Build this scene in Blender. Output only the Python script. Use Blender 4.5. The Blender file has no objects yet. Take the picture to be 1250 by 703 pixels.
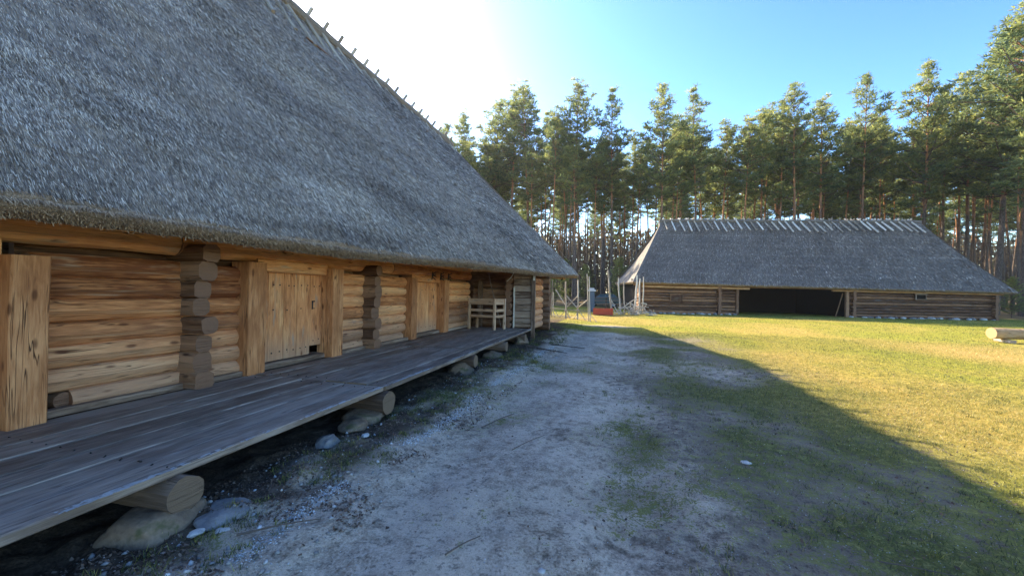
import bpy, math, random
import numpy as np
from mathutils import Vector, Matrix
S = bpy.context.scene
COL = S.collection

# ------------------------------------------------------------------ camera
CAMH = 1.6
yaw, pitch, roll = math.radians(15.5), math.radians(0.48), math.radians(1.0)
_f0 = Vector((-math.sin(yaw), math.cos(yaw), 0)); _r0 = Vector((math.cos(yaw), math.sin(yaw), 0)); _u0 = Vector((0, 0, 1))
_f = _f0*math.cos(pitch)+_u0*math.sin(pitch); _u1 = _u0*math.cos(pitch)-_f0*math.sin(pitch)
_r = _r0*math.cos(roll)+_u1*math.sin(roll); _u = _u1*math.cos(roll)-_r0*math.sin(roll)
cd = bpy.data.cameras.new("camera"); cam = bpy.data.objects.new("camera", cd); COL.objects.link(cam)
cd.sensor_width = 36; cd.lens = 486/1250*36; cd.clip_start = .05; cd.clip_end = 3000
M3 = Matrix((_r, _u, -_f)).transposed().to_4x4(); M3.translation = Vector((0, 0, CAMH)); cam.matrix_world = M3
S.camera = cam

# ------------------------------------------------------------------ light
SUN = Vector((-1.26, .85, 1.0)).normalized()
ELEV = math.asin(SUN.z)
SKYG, SKYP = 1.6, 5.2   # steeper contrast of the clear sky, from pale near the sun to deep blue
w = bpy.data.worlds.new("World"); S.world = w; w.use_nodes = True
nt = w.node_tree; bg = nt.nodes["Background"]
sky = nt.nodes.new("ShaderNodeTexSky"); sky.sky_type = 'NISHITA'; sky.sun_disc = False
sky.sun_elevation = ELEV; sky.sun_rotation = math.atan2(SUN.x, SUN.y)
sky.air_density = 1.0; sky.dust_density = .7; sky.ozone_density = 1.0
hs = nt.nodes.new("ShaderNodeHueSaturation"); hs.inputs["Saturation"].default_value = 1.06
def _vm(op, a, v):
    q = nt.nodes.new("ShaderNodeVectorMath"); q.operation = op; nt.links.new(a, q.inputs[0]); q.inputs[1].default_value = (v, v, v); return q.outputs[0]
gm = nt.nodes.new("ShaderNodeGamma"); gm.inputs[1].default_value = SKYG; nt.links.new(_vm('MULTIPLY', sky.outputs[0], 1/SKYP), gm.inputs[0])
nt.links.new(_vm('MULTIPLY', gm.outputs[0], SKYP), hs.inputs["Color"]); nt.links.new(hs.outputs[0], bg.inputs[0]); bg.inputs[1].default_value = .15
sl = bpy.data.lights.new("sun", 'SUN'); sl.energy = 4.3; sl.angle = math.radians(.5); sl.color = (1, .86, .62)
so = bpy.data.objects.new("sun", sl); COL.objects.link(so); so.rotation_euler = SUN.to_track_quat('Z', 'Y').to_euler()
S.view_settings.view_transform = 'Standard'; S.view_settings.look = 'None'; S.view_settings.gamma = 1
S.view_settings.exposure = 1.95
S.render.engine = 'CYCLES'
S.cycles.use_denoising = True; S.cycles.max_bounces = 6; S.cycles.diffuse_bounces = 4; S.cycles.transparent_max_bounces = 8
S.cycles.sample_clamp_indirect = 6

rng = np.random.default_rng(7); random.seed(7)
R = random.uniform

# ------------------------------------------------------------------ numpy noise
def _hash(ix, iy, s):
    h = (ix*374761393+iy*668265263+s*974711) & 0x7fffffff
    h = ((h ^ (h >> 13))*1274126177) & 0x7fffffff
    return ((h ^ (h >> 16)) & 0xffff)/65535.
def vnoise(x, y, s=0):
    x = np.asarray(x, float); y = np.asarray(y, float)
    ix = np.floor(x).astype(np.int64); iy = np.floor(y).astype(np.int64); fx = x-ix; fy = y-iy
    fx = fx*fx*(3-2*fx); fy = fy*fy*(3-2*fy)
    a = _hash(ix, iy, s); b = _hash(ix+1, iy, s); c = _hash(ix, iy+1, s); d = _hash(ix+1, iy+1, s)
    return (a+(b-a)*fx)*(1-fy)+(c+(d-c)*fx)*fy
def fbm(x, y, s=0, o=4):
    t = 0; a = .5; n = 0
    for i in range(o):
        t = t+a*vnoise(x*2**i, y*2**i, s+i*17); n += a; a *= .5
    return t/n
def sstep(a, b, x):
    t = np.clip((x-a)/(b-a), 0, 1); return t*t*(3-2*t)

# ------------------------------------------------------------------ mesh builder. per-vertex colour "guv" = (u, v, random, cap)
class MB:
    def __init__(s): s.v = []; s.f = []; s.g = []; s.n = 0
    def add(s, v, f, g):
        s.v += [tuple(p) for p in v]; s.f += [tuple(i+s.n for i in q) for q in f]; s.g += [tuple(q) for q in g]; s.n = len(s.v)
    def prism(s, p0, p1, sec, up=(0, 0, 1), n=1, wob=0., sw=0., taper=1., rnd=None, bend=0.):
        """extrude section [(side, up)...] from p0 to p1, with wobble; end caps get cap=1"""
        p0 = Vector(p0); p1 = Vector(p1); d = p1-p0; L = d.length; d = d/L
        upv = Vector(up); sd = d.cross(upv)
        if sd.length < 1e-4: sd = d.cross(Vector((1, 0, 0)))
        sd.normalize(); uv = sd.cross(d).normalized()
        rnd = random.random() if rnd is None else rnd
        k = len(sec); per = [0]
        for i in range(k): a = sec[i]; b = sec[(i+1) % k]; per.append(per[-1]+math.hypot(a[0]-b[0], a[1]-b[1]))
        V = []; G = []; Fc = []
        ph = [R(0, 6.28) for _ in range(6)]
        u0 = R(0, 50)
        for j in range(n+1):
            t = j/n; sc = 1+(taper-1)*t
            c = p0+d*(L*t)+sd*(wob*math.sin(t*L*1.3+ph[0])*.6+wob*.4*math.sin(t*L*3.7+ph[1]))+uv*(wob*math.sin(t*L*1.1+ph[2])*.6+wob*.3*math.sin(t*L*4.1+ph[3])+bend*math.sin(math.pi*t))
            for i in range(k):
                a, b = sec[i]; q = sc*(1+sw*math.sin(t*L*2.3+ph[4]+i*2.1)+sw*.7*math.sin(t*L*6.1+i*1.3+ph[5])) if sw else sc
                V.append(c+sd*(a*q)+uv*(b*q)); G.append((u0+t*L, per[i], rnd, 0))
        for j in range(n):
            for i in range(k):
                a = j*k+i; b = j*k+(i+1) % k
                Fc.append((a, b, b+k, a+k))
        m = len(V)
        for e, j in ((0, 0), (1, n)):
            off = len(V)
            for i in range(k):
                V.append(V[j*k+i].copy()); G.append((sec[i][0]+R(0, .01), sec[i][1], rnd, 1))
            q = tuple(off+i for i in range(k)); Fc.append(q[::-1] if e == 0 else q)
        # winding: make side faces outward (section is counter-clockwise seen against d)
        Fc = [f[::-1] for f in Fc]
        s.add(V, Fc, G)
    def log(s, p0, p1, r, n=None, seg=12, wob=.008, sw=.03, taper=1., flat=1., up=(0, 0, 1), rnd=None, bend=0.):
        L = (Vector(p1)-Vector(p0)).length
        n = n or max(2, int(L/.25))
        s.prism(p0, p1, [(r*math.cos(a)*flat, r*math.sin(a)) for a in [6.2832*i/seg for i in range(seg)]], up, n, wob, sw, taper, rnd, bend)
    def board(s, p0, p1, wd, th, up=(0, 0, 1), n=None, wob=.0015, sw=.0, ch=.006, rnd=None, bend=0.):
        """board centred on p0-p1, th along up, wd across"""
        L = (Vector(p1)-Vector(p0)).length; n = n or max(1, int(L/.5))
        a, b = wd/2, th/2; c = min(ch, a*.4, b*.4)
        s.prism(p0, p1, [(a, -b+c), (a, b-c), (a-c, b), (-a+c, b), (-a, b-c), (-a, -b+c), (-a+c, -b), (a-c, -b)], up, n, wob, sw, 1, rnd, bend)
    def quad(s, a, b, c, d, g=None):
        s.add([a, b, c, d], [(0, 1, 2, 3)], g or [(0, 0, .5, 0), (1, 0, .5, 0), (1, 1, .5, 0), (0, 1, .5, 0)])
    def build(s, name, mat, parent=None, smooth=False, origin=None):
        me = bpy.data.meshes.new(name)
        v = s.v
        pl = parent_loc(parent) if parent else (Vector(origin) if origin else Vector((0, 0, 0)))
        me.from_pydata([(p[0]-pl.x, p[1]-pl.y, p[2]-pl.z) for p in v], [], s.f)
        at = me.color_attributes.new("guv", 'FLOAT_COLOR', 'POINT')
        at.data.foreach_set("color", np.array(s.g, dtype=np.float32).ravel())
        if smooth: me.polygons.foreach_set("use_smooth", [True]*len(me.polygons))
        me.materials.append(mat)
        o = bpy.data.objects.new(name, me); COL.objects.link(o)
        if parent: o.parent = parent
        elif origin: o.location = origin
        return o
def parent_loc(o):
    l = Vector((0, 0, 0))
    while o is not None: l += Vector(o.location); o = o.parent
    return l
def np_mesh(name, V, Fq, G, mat, parent=None, kind=None, smooth=False):
    """V (N,3), Fq (M,k) uniform faces"""
    me = bpy.data.meshes.new(name)
    V = np.asarray(V, np.float32); Fq = np.asarray(Fq, np.int32); k = Fq.shape[1]
    me.vertices.add(len(V)); me.vertices.foreach_set("co", V.ravel())
    me.loops.add(Fq.size); me.loops.foreach_set("vertex_index", Fq.ravel())
    me.polygons.add(len(Fq)); me.polygons.foreach_set("loop_start", np.arange(0, Fq.size, k, dtype=np.int32))
    if smooth: me.polygons.foreach_set("use_smooth", np.ones(len(Fq), bool))
    me.update(calc_edges=True)
    at = me.color_attributes.new("guv", 'FLOAT_COLOR', 'POINT'); at.data.foreach_set("color", np.asarray(G, np.float32).ravel())
    me.materials.append(mat)
    if parent == 'mesh': return me
    o = bpy.data.objects.new(name, me); COL.objects.link(o)
    if parent: o.parent = parent
    if kind: o["kind"] = kind
    return o
def blades(P, D, W, rnd, tip=.35):
    """quads: base P +- W, tip P + D; returns V, F, G"""
    n = len(P); V = np.stack([P-W, P+W, P+D+W*tip, P+D-W*tip], 1).reshape(-1, 3)
    F = np.arange(4*n).reshape(n, 4)
    G = np.zeros((n, 4, 4)); G[:, :, 2] = rnd[:, None]; G[:, 2:, 0] = 1; G[:, 1:3, 1] = 1
    return V, F, G.reshape(-1, 4)
def grid_faces(nu, nv):
    i = np.arange(nu-1)[:, None]*nv+np.arange(nv-1)[None]; i = i.ravel()
    return np.stack([i, i+nv, i+nv+1, i+1], 1)
def thing(name, loc, label, cat, group=None):
    o = bpy.data.objects.new(name, None); COL.objects.link(o); o.location = loc; o.empty_display_size = .2
    return tag(o, label, cat, group)
def tag(o, label, cat, group=None):
    o["label"] = label; o["category"] = cat
    if group: o["group"] = group
    return o
def dup(root, loc, rz=0., sc=1., label=None):
    r = root.copy(); COL.objects.link(r); r.location = loc; r.rotation_euler = (0, 0, rz); r.scale = (sc, sc, sc) if not hasattr(sc, '__len__') else sc
    if label: r["label"] = label
    for ch in list(root.children):
        c = ch.copy(); COL.objects.link(c); c.parent = r
    return r

# ------------------------------------------------------------------ materials
class N:
    def __init__(s, name):
        s.m = bpy.data.materials.new(name); s.m.use_nodes = True; s.t = s.m.node_tree; s.b = s.t.nodes["Principled BSDF"]
        s.b.inputs["Roughness"].default_value = .8; s.b.inputs["Specular IOR Level"].default_value = .25
    def n(s, typ, **k):
        q = s.t.nodes.new(typ)
        for a, b in k.items(): setattr(q, a, b)
        return q
    def l(s, a, b): s.t.links.new(a, b)
    def attr(s):
        a = s.n("ShaderNodeAttribute", attribute_name="guv"); return a
    def sep(s, v):
        q = s.n("ShaderNodeSeparateXYZ"); s.l(v, q.inputs[0]); return q.outputs
    def comb(s, x, y, z):
        q = s.n("ShaderNodeCombineXYZ")
        for i, v in enumerate((x, y, z)):
            if isinstance(v, (int, float)): q.inputs[i].default_value = v
            else: s.l(v, q.inputs[i])
        return q.outputs[0]
    def math(s, op, a, b=0., c=None, cl=False):
        q = s.n("ShaderNodeMath", operation=op); q.use_clamp = cl
        for i, v in enumerate((a, b, c)):
            if v is None: continue
            if isinstance(v, (int, float)): q.inputs[i].default_value = v
            else: s.l(v, q.inputs[i])
        return q.outputs[0]
    def noise(s, vec, sc, det=3, rough=.55, dist=0.):
        q = s.n("ShaderNodeTexNoise"); q.inputs["Scale"].default_value = sc; q.inputs["Detail"].default_value = det
        q.inputs["Roughness"].default_value = rough; q.inputs["Distortion"].default_value = dist
        if vec is not None: s.l(vec, q.inputs["Vector"])
        return q.outputs[0]
    def voro(s, vec, sc, out="Distance"):
        q = s.n("ShaderNodeTexVoronoi"); q.inputs["Scale"].default_value = sc; s.l(vec, q.inputs["Vector"]); return q.outputs[out]
    def pos(s): return s.n("ShaderNodeNewGeometry").outputs["Position"]
    def objc(s): return s.n("ShaderNodeTexCoord").outputs["Object"]
    def ramp(s, fac, stops):
        q = s.n("ShaderNodeValToRGB"); e = q.color_ramp.elements
        while len(e) < len(stops): e.new(.5)
        for i, (p, c) in enumerate(stops): e[i].position = p; e[i].color = (*c, 1) if len(c) == 3 else c
        s.l(fac, q.inputs[0]); return q.outputs[0]
    def mix(s, fac, a, b, mode='MIX'):
        q = s.n("ShaderNodeMix", data_type='RGBA', blend_type=mode)
        if isinstance(fac, (int, float)): q.inputs[0].default_value = fac
        else: s.l(fac, q.inputs[0])
        for i, v in ((6, a), (7, b)):
            if isinstance(v, tuple): q.inputs[i].default_value = (*v, 1)
            else: s.l(v, q.inputs[i])
        return q.outputs[2]
    def smooth(s, x, a, b):
        q = s.n("ShaderNodeMapRange", interpolation_type='SMOOTHSTEP'); s.l(x, q.inputs[0]); q.inputs[1].default_value = a; q.inputs[2].default_value = b
        return q.outputs[0]
    def col(s, c):
        if isinstance(c, tuple): s.b.inputs["Base Color"].default_value = (*c, 1)
        else: s.l(c, s.b.inputs["Base Color"])
    def bump(s, h, st, d=.01):
        q = s.n("ShaderNodeBump"); q.inputs["Strength"].default_value = st; q.inputs["Distance"].default_value = d; s.l(h, q.inputs["Height"]); s.l(q.outputs[0], s.b.inputs["Normal"])

def wood(name, dark, mid, light, end, rough=.75, knots=True, grey=None, greyamt=0., crack=.8, var=.75, bump=1., low=None):
    m = N(name); a = m.attr(); u, v, rn = m.sep(a.outputs["Vector"])[:3]
    r37 = m.math('MULTIPLY', rn, 57.)
    us = m.math('MULTIPLY', u, .9)
    big = m.noise(m.comb(us, m.math('MULTIPLY', v, 3.), r37), 1.6, 3)
    grain = m.noise(m.comb(m.math('MULTIPLY', u, 2.2), m.math('MULTIPLY', v, 15.), r37), 1.6, 5, .6, .8)
    fine = m.noise(m.comb(m.math('MULTIPLY', u, 5.), m.math('MULTIPLY', v, 170.), r37), 1., 2, .5)
    f = m.math('ADD', m.math('MULTIPLY', big, .58), m.math('MULTIPLY', grain, .42))
    f = m.math('ADD', f, m.math('MULTIPLY', m.math('SUBTRACT', rn, .5), var*.5))
    f = m.math('ADD', f, m.math('MULTIPLY', m.math('SUBTRACT', fine, .5), .25))
    c = m.ramp(f, [(.3, dark), (.5, mid), (.68, light)])
    st = m.smooth(m.noise(m.comb(m.math('MULTIPLY', u, .8), m.math('MULTIPLY', v, 8.), m.math('ADD', r37, 21.)), 1.8, 3, .6), .56, .7)
    c = m.mix(m.math('MULTIPLY', st, .3), c, (dark[0]*.8, dark[1]*.75, dark[2]*.75))
    if grey:
        gf = m.smooth(m.noise(m.comb(m.math('MULTIPLY', u, 1.1), m.math('MULTIPLY', v, 5.), m.math('ADD', r37, 9.)), 1.5, 3), .62-greyamt*.4, .8-greyamt*.3)
        if low:  # weathering of the lower courses, splashed and bleached
            z = m.sep(m.pos())[2]; gf = m.math('MAXIMUM', gf, m.math('MULTIPLY', m.math('SUBTRACT', 1., m.smooth(z, low[0], low[1])), m.math('ADD', .35, m.math('MULTIPLY', big, .6))), cl=True)
        c = m.mix(gf, c, grey)
    ck = m.noise(m.comb(m.math('MULTIPLY', u, .5), m.math('MULTIPLY', v, 11.), m.math('ADD', r37, 3.)), 1.7, 2, .5, .6)
    ckm = m.math('SUBTRACT', 1., m.smooth(m.math('ABSOLUTE', m.math('SUBTRACT', ck, .5)), .004, .022))
    ckm = m.math('MULTIPLY', ckm, m.smooth(big, .42, .6))
    c = m.mix(m.math('MULTIPLY', ckm, crack), c, (dark[0]*.25, dark[1]*.22, dark[2]*.2))
    if knots:
        kd = m.voro(m.comb(m.math('MULTIPLY', u, 2.6), m.math('MULTIPLY', v, 7.), r37), 1.)
        km = m.math('SUBTRACT', 1., m.smooth(kd, .07, .2)); c = m.mix(m.math('MULTIPLY', km, .75), c, (dark[0]*.45, dark[1]*.35, dark[2]*.3))
    ring = m.n("ShaderNodeTexWave", wave_type='RINGS', rings_direction='Z'); ring.inputs["Scale"].default_value = 22; ring.inputs["Distortion"].default_value = 2.
    m.l(a.outputs["Vector"], ring.inputs["Vector"])
    ec = m.mix(m.math('MULTIPLY', ring.outputs[1], .35), end, (end[0]*.55, end[1]*.5, end[2]*.45))
    ec = m.mix(m.math('MULTIPLY', m.noise(a.outputs["Vector"], 30, 3), .5), ec, (end[0]*.5, end[1]*.45, end[2]*.42))
    c = m.mix(a.outputs["Alpha"], c, ec)
    m.col(c); m.b.inputs["Roughness"].default_value = rough
    h = m.math('SUBTRACT', m.math('ADD', m.math('MULTIPLY', grain, .6), m.math('MULTIPLY', fine, .35)), m.math('MULTIPLY', ckm, .8))
    m.bump(h, bump, .008)
    return m.m

M_log = wood("honey_log_wood", (.18, .055, .018), (.58, .235, .085), (.78, .4, .175), (.34, .17, .09), grey=(.46, .3, .19), greyamt=.15, low=(.35, 1.3))
M_post = wood("hewn_post_wood", (.16, .055, .02), (.4, .165, .062), (.6, .29, .125), (.28, .19, .12), crack=.9, var=.25)
M_dlog = wood("smoky_log_wood", (.07, .032, .017), (.19, .098, .052), (.31, .175, .1), (.23, .125, .075), grey=(.24, .155, .105), greyamt=.2)
M_door = wood("pine_door_wood", (.22, .075, .026), (.58, .24, .09), (.78, .4, .17), (.3, .2, .1), grey=(.32, .24, .17), greyamt=.12, crack=.25, var=.3, low=(.35, 1.0))
M_deck = wood("weathered_deck_wood", (.085, .055, .038), (.2, .148, .112), (.36, .285, .225), (.24, .17, .11), rough=.6, knots=False, grey=(.32, .255, .205), greyamt=.3, crack=.6, var=.6)
M_grey = wood("silvery_board_wood", (.1, .06, .038), (.24, .16, .11), (.38, .275, .195), (.24, .16, .1), grey=(.3, .22, .165), greyamt=.3)
M_bearer = wood("old_bearer_log_wood", (.06, .038, .026), (.12, .08, .056), (.19, .135, .1), (.2, .14, .095), knots=False)
M_pale = wood("bleached_pole_wood", (.22, .18, .14), (.4, .34, .27), (.58, .52, .43), (.42, .34, .25), grey=(.4, .38, .35), greyamt=.3, knots=False)
M_polew = wood("sunlit_ridge_pole_wood", (.36, .32, .27), (.6, .55, .48), (.8, .76, .68), (.6, .52, .42), knots=False)  # pale pole wood with the white of sunlight put into its colour
M_bench = wood("sawn_bench_wood", (.22, .125, .07), (.42, .26, .155), (.58, .4, .26), (.4, .3, .2), grey=(.33, .28, .24), greyamt=.2, var=.3)
M_barn = wood("dark_barn_log_wood", (.055, .025, .014), (.16, .078, .042), (.31, .165, .085), (.1, .07, .05), grey=(.12, .1, .085), greyamt=.2)
M_eave = wood("orange_eave_wood", (.2, .1, .045), (.36, .2, .09), (.5, .3, .15), (.3, .18, .09), knots=False)
M_fresh = wood("debarked_timber_wood", (.34, .2, .09), (.5, .34, .18), (.64, .47, .28), (.45, .3, .15), knots=True, grey=(.5, .42, .33), greyamt=.15)

def mat_thatch(name, dark, light, sc=1., brown=None):
    m = N(name); a = m.attr(); u, v, rn = m.sep(a.outputs["Vector"])[:3]   # u along ridge (m), v up the slope (m)
    st = m.noise(m.comb(m.math('MULTIPLY', u, 42.*sc), m.math('MULTIPLY', v, 5.*sc), rn), 1., 4, .65, .8)
    cl = m.noise(m.comb(m.math('MULTIPLY', u, 2.2), m.math('MULTIPLY', v, 1.6), 3.), 1.5, 4, .6)
    lay = m.noise(m.comb(m.math('MULTIPLY', u, 1.0), m.math('MULTIPLY', v, 9.), 1.), 1.2, 3, .6)
    f = m.math('ADD', m.math('ADD', m.math('MULTIPLY', st, .6), m.math('MULTIPLY', cl, .2)), m.math('MULTIPLY', lay, .3))
    c = m.ramp(f, [(.4, dark), (.58, tuple((x+y)/2 for x, y in zip(dark, light))), (.75, light)])
    if brown: c = m.mix(m.math('MULTIPLY', m.smooth(cl, .5, .7), .35), c, brown)
    m.col(c); m.b.inputs["Roughness"].default_value = .7
    m.bump(m.math('ADD', m.math('ADD', st, m.math('MULTIPLY', lay, .6)), cl), .9, .04)
    return m.m
M_thatch = mat_thatch("aged_reed_thatch", (.1, .075, .056), (.5, .42, .34), brown=(.28, .2, .14))
M_thatchb = mat_thatch("smooth_grey_thatch", (.09, .078, .07), (.24, .21, .185), .7, brown=(.23, .185, .14))
def mat_straw():
    m = N("reed_stalk"); rn = m.sep(m.attr().outputs["Vector"])[2]
    c = m.ramp(rn, [(0, (.06, .042, .03)), (.3, (.22, .175, .14)), (.6, (.48, .41, .34)), (.86, (.76, .67, .57)), (1, (.85, .74, .56))])
    m.col(c); m.b.inputs["Roughness"].default_value = .5; m.b.inputs["Specular IOR Level"].default_value = .4
    return m.m
M_straw = mat_straw()
def mat_strawcut():
    m = N("cut_reed_ends"); rn = m.sep(m.attr().outputs["Vector"])[2]
    m.col(m.ramp(rn, [(0, (.12, .08, .05)), (.5, (.36, .26, .18)), (1, (.62, .48, .34))])); return m.m
M_cut = mat_strawcut()
def mat_cutbase():
    m = N("packed_reed_butts"); p = m.pos(); n1 = m.noise(p, 60, 3, .7); n2 = m.noise(p, 5, 3)
    m.col(m.ramp(m.math('ADD', m.math('MULTIPLY', n1, .7), m.math('MULTIPLY', n2, .3)), [(.35, (.1, .07, .045)), (.52, (.3, .215, .145)), (.7, (.5, .38, .27))]))
    m.bump(n1, 1., .02); return m.m
M_cutb = mat_cutbase()

def mat_stone(name, a, b, moss=None):
    m = N(name); p = m.objc(); n1 = m.noise(p, 3.2, 5, .6); n2 = m.noise(p, 30, 4, .65)
    c = m.ramp(m.math('ADD', m.math('MULTIPLY', n1, .6), m.math('MULTIPLY', n2, .4)), [(.35, a), (.65, b)])
    if moss: c = m.mix(m.smooth(m.noise(p, 4.5, 4), .55, .66), c, moss)
    m.col(c); m.bump(m.math('ADD', n1, m.math('MULTIPLY', n2, .5)), .8, .02); return m.m
M_stone = mat_stone("grey_granite", (.1, .095, .09), (.26, .245, .235))
M_stoneb = mat_stone("brown_boulder", (.1, .068, .045), (.25, .18, .125), (.09, .085, .04))
M_stonew = mat_stone("pale_limestone", (.3, .29, .27), (.55, .53, .5))
def mat_flat(name, c, rough=.6, met=0., nz=.25):
    m = N(name); n1 = m.noise(m.objc(), 8, 4)
    m.col(m.mix(m.math('MULTIPLY', n1, nz*2), c, tuple(x*.55 for x in c))); m.b.inputs["Roughness"].default_value = rough; m.b.inputs["Metallic"].default_value = met; return m.m
M_iron = mat_flat("dark_iron", (.02, .017, .016), .6)
M_black = mat_flat("hollow_shade_black", (.007, .005, .004), .95)  # near-black paints the unlit depth inside the barn and its vent
M_red = mat_flat("weathered_red_paint", (.42, .075, .04), .6, nz=.35)
M_blue = mat_flat("blue_grey_painted_metal", (.09, .12, .16), .5)
M_white = mat_flat("chalky_white_paint", (.55, .55, .56), .7)
M_car = mat_flat("grey_green_car_paint", (.1, .125, .12), .3, .2, .1)
M_glass = mat_flat("dark_car_glass", (.01, .012, .015), .1)
M_rub = mat_flat("tyre_rubber", (.02, .02, .02), .8)

def mat_ground():
    m = N("yard_soil_and_turf"); a = m.n("ShaderNodeAttribute", attribute_name="guv"); g, dry, rub = m.sep(a.outputs["Vector"])[:3]; forest = a.outputs["Alpha"]
    p = m.pos()
    n1 = m.noise(p, 1.3, 5, .6); n2 = m.noise(p, 9, 5, .65); n3 = m.noise(p, 55, 4, .7); n4 = m.noise(p, 260, 2, .6)
    mx = m.math('ADD', m.math('MULTIPLY', n2, .5), m.math('MULTIPLY', n3, .5))
    soil = m.ramp(mx, [(.33, (.15, .105, .07)), (.45, (.36, .285, .21)), (.56, (.6, .49, .375)), (.72, (.8, .69, .55))])
    soil = m.mix(m.math('MULTIPLY', m.smooth(n1, .45, .6), .55), soil, (.66, .545, .42))
    tk = m.n("ShaderNodeAttribute", attribute_name="track").outputs["Fac"]
    hum = m.ramp(mx, [(.33, (.07, .052, .036)), (.5, (.25, .2, .15)), (.66, (.52, .44, .35))])
    soil = m.mix(m.smooth(m.math('ADD', tk, m.math('MULTIPLY', m.math('SUBTRACT', n2, .5), 1.2)), .25, .75), hum, soil)
    soil = m.mix(m.math('MULTIPLY', m.smooth(n4, .57, .68), .6), soil, (.09, .072, .058))
    n5 = m.noise(p, 26, 3, .6); soil = m.mix(m.math('MULTIPLY', m.smooth(n5, .56, .66), .6), soil, (.11, .09, .07))
    grn = m.ramp(mx, [(.35, (.08, .08, .018)), (.5, (.25, .245, .03)), (.65, (.45, .41, .055))])
    dryc = m.ramp(mx, [(.35, (.15, .085, .025)), (.5, (.4, .255, .075)), (.68, (.58, .42, .15))])
    turf = m.mix(m.math('ADD', dry, m.math('MULTIPLY', m.math('SUBTRACT', n2, .5), 1.1), cl=True), grn, dryc)
    lit_lawn = m.n("ShaderNodeAttribute", attribute_name="lawn").outputs["Fac"]
    worn = m.ramp(mx, [(.35, (.03, .032, .014)), (.5, (.105, .108, .038)), (.66, (.27, .26, .12))])  # worn turf, its dark tone also painting in the roof's shade
    turf = m.mix(m.math('MULTIPLY', m.math('SUBTRACT', 1., lit_lawn), .85), turf, worn)
    gg = m.smooth(m.math('ADD', m.math('ADD', g, m.math('MULTIPLY', m.math('SUBTRACT', n3, .5), 1.6)), m.math('MULTIPLY', m.math('SUBTRACT', n2, .5), 1.5)), .36, .6)
    c = m.mix(gg, soil, turf)
    duff = m.ramp(mx, [(.35, (.035, .025, .018)), (.52, (.09, .062, .042)), (.7, (.2, .14, .095))])
    c = m.mix(rub, c, duff)
    fl = m.ramp(mx, [(.35, (.05, .035, .02)), (.5, (.13, .095, .05)), (.66, (.22, .17, .09))])
    c = m.mix(forest, c, fl)
    m.col(c); m.b.inputs["Roughness"].default_value = .95; m.b.inputs["Specular IOR Level"].default_value = .1
    m.bump(m.math('ADD', m.math('ADD', m.math('MULTIPLY', n2, 1.), m.math('MULTIPLY', n3, .5)), m.math('MULTIPLY', n4, .12)), .8, .05)
    return m.m
def mat_blade(name, stops, tr=.35):
    m = N(name); rn = m.sep(m.attr().outputs["Vector"])[2]; c = m.ramp(rn, stops); m.col(c); m.b.inputs["Roughness"].default_value = .55
    t = m.n("ShaderNodeBsdfTranslucent"); m.l(c, t.inputs[0]); x = m.n("ShaderNodeMixShader"); x.inputs[0].default_value = tr
    m.l(m.b.outputs[0], x.inputs[1]); m.l(t.outputs[0], x.inputs[2]); out = m.t.nodes["Material Output"]; m.l(x.outputs[0], out.inputs[0]); return m.m
M_grass = mat_blade("short_spring_grass", [(0, (.05, .062, .028)), (.35, (.13, .145, .05)), (.6, (.36, .33, .07)), (.8, (.5, .39, .13)), (1, (.62, .5, .22))], .4)
M_litter = mat_blade("dead_leaf_litter", [(0, (.05, .035, .025)), (.5, (.16, .1, .065)), (.85, (.3, .22, .16)), (1, (.45, .4, .35))], .1)
M_gravel = mat_blade("gravel_chips", [(0, (.1, .095, .09)), (.4, (.26, .25, .24)), (.8, (.5, .49, .48)), (1, (.75, .74, .73))], .0)
M_needle = mat_blade("pine_needles", [(0, (.06, .1, .055)), (.4, (.17, .215, .085)), (.75, (.36, .36, .1)), (1, (.5, .45, .13))], .62)
M_farn = mat_blade("distant_undergrowth", [(0, (.06, .05, .03)), (.5, (.16, .13, .07)), (1, (.3, .27, .12))], .4)
def mat_bark():
    m = N("scots_pine_bark"); a = m.attr(); u, v, rn = m.sep(a.outputs["Vector"])[:3]  # rn = height share
    n1 = m.noise(m.comb(m.math('MULTIPLY', u, 2.2), m.math('MULTIPLY', v, 9.), 0.), 2., 4, .65); n2 = m.noise(m.objc(), .8, 3)
    low = m.ramp(n1, [(.35, (.045, .032, .025)), (.55, (.13, .095, .075)), (.75, (.24, .18, .14))])
    hi = m.ramp(n1, [(.35, (.24, .1, .045)), (.6, (.5, .24, .11)), (.8, (.62, .36, .19))])
    c = m.mix(m.smooth(m.math('ADD', rn, m.math('MULTIPLY', m.math('SUBTRACT', n2, .5), .35)), .38, .6), low, hi)
    m.col(c); m.bump(n1, .9, .03); m.b.inputs["Roughness"].default_value = .9; return m.m
M_bark = mat_bark()
M_twig = mat_flat("dead_branch_bark", (.13, .1, .08), .9, nz=.4)

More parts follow.
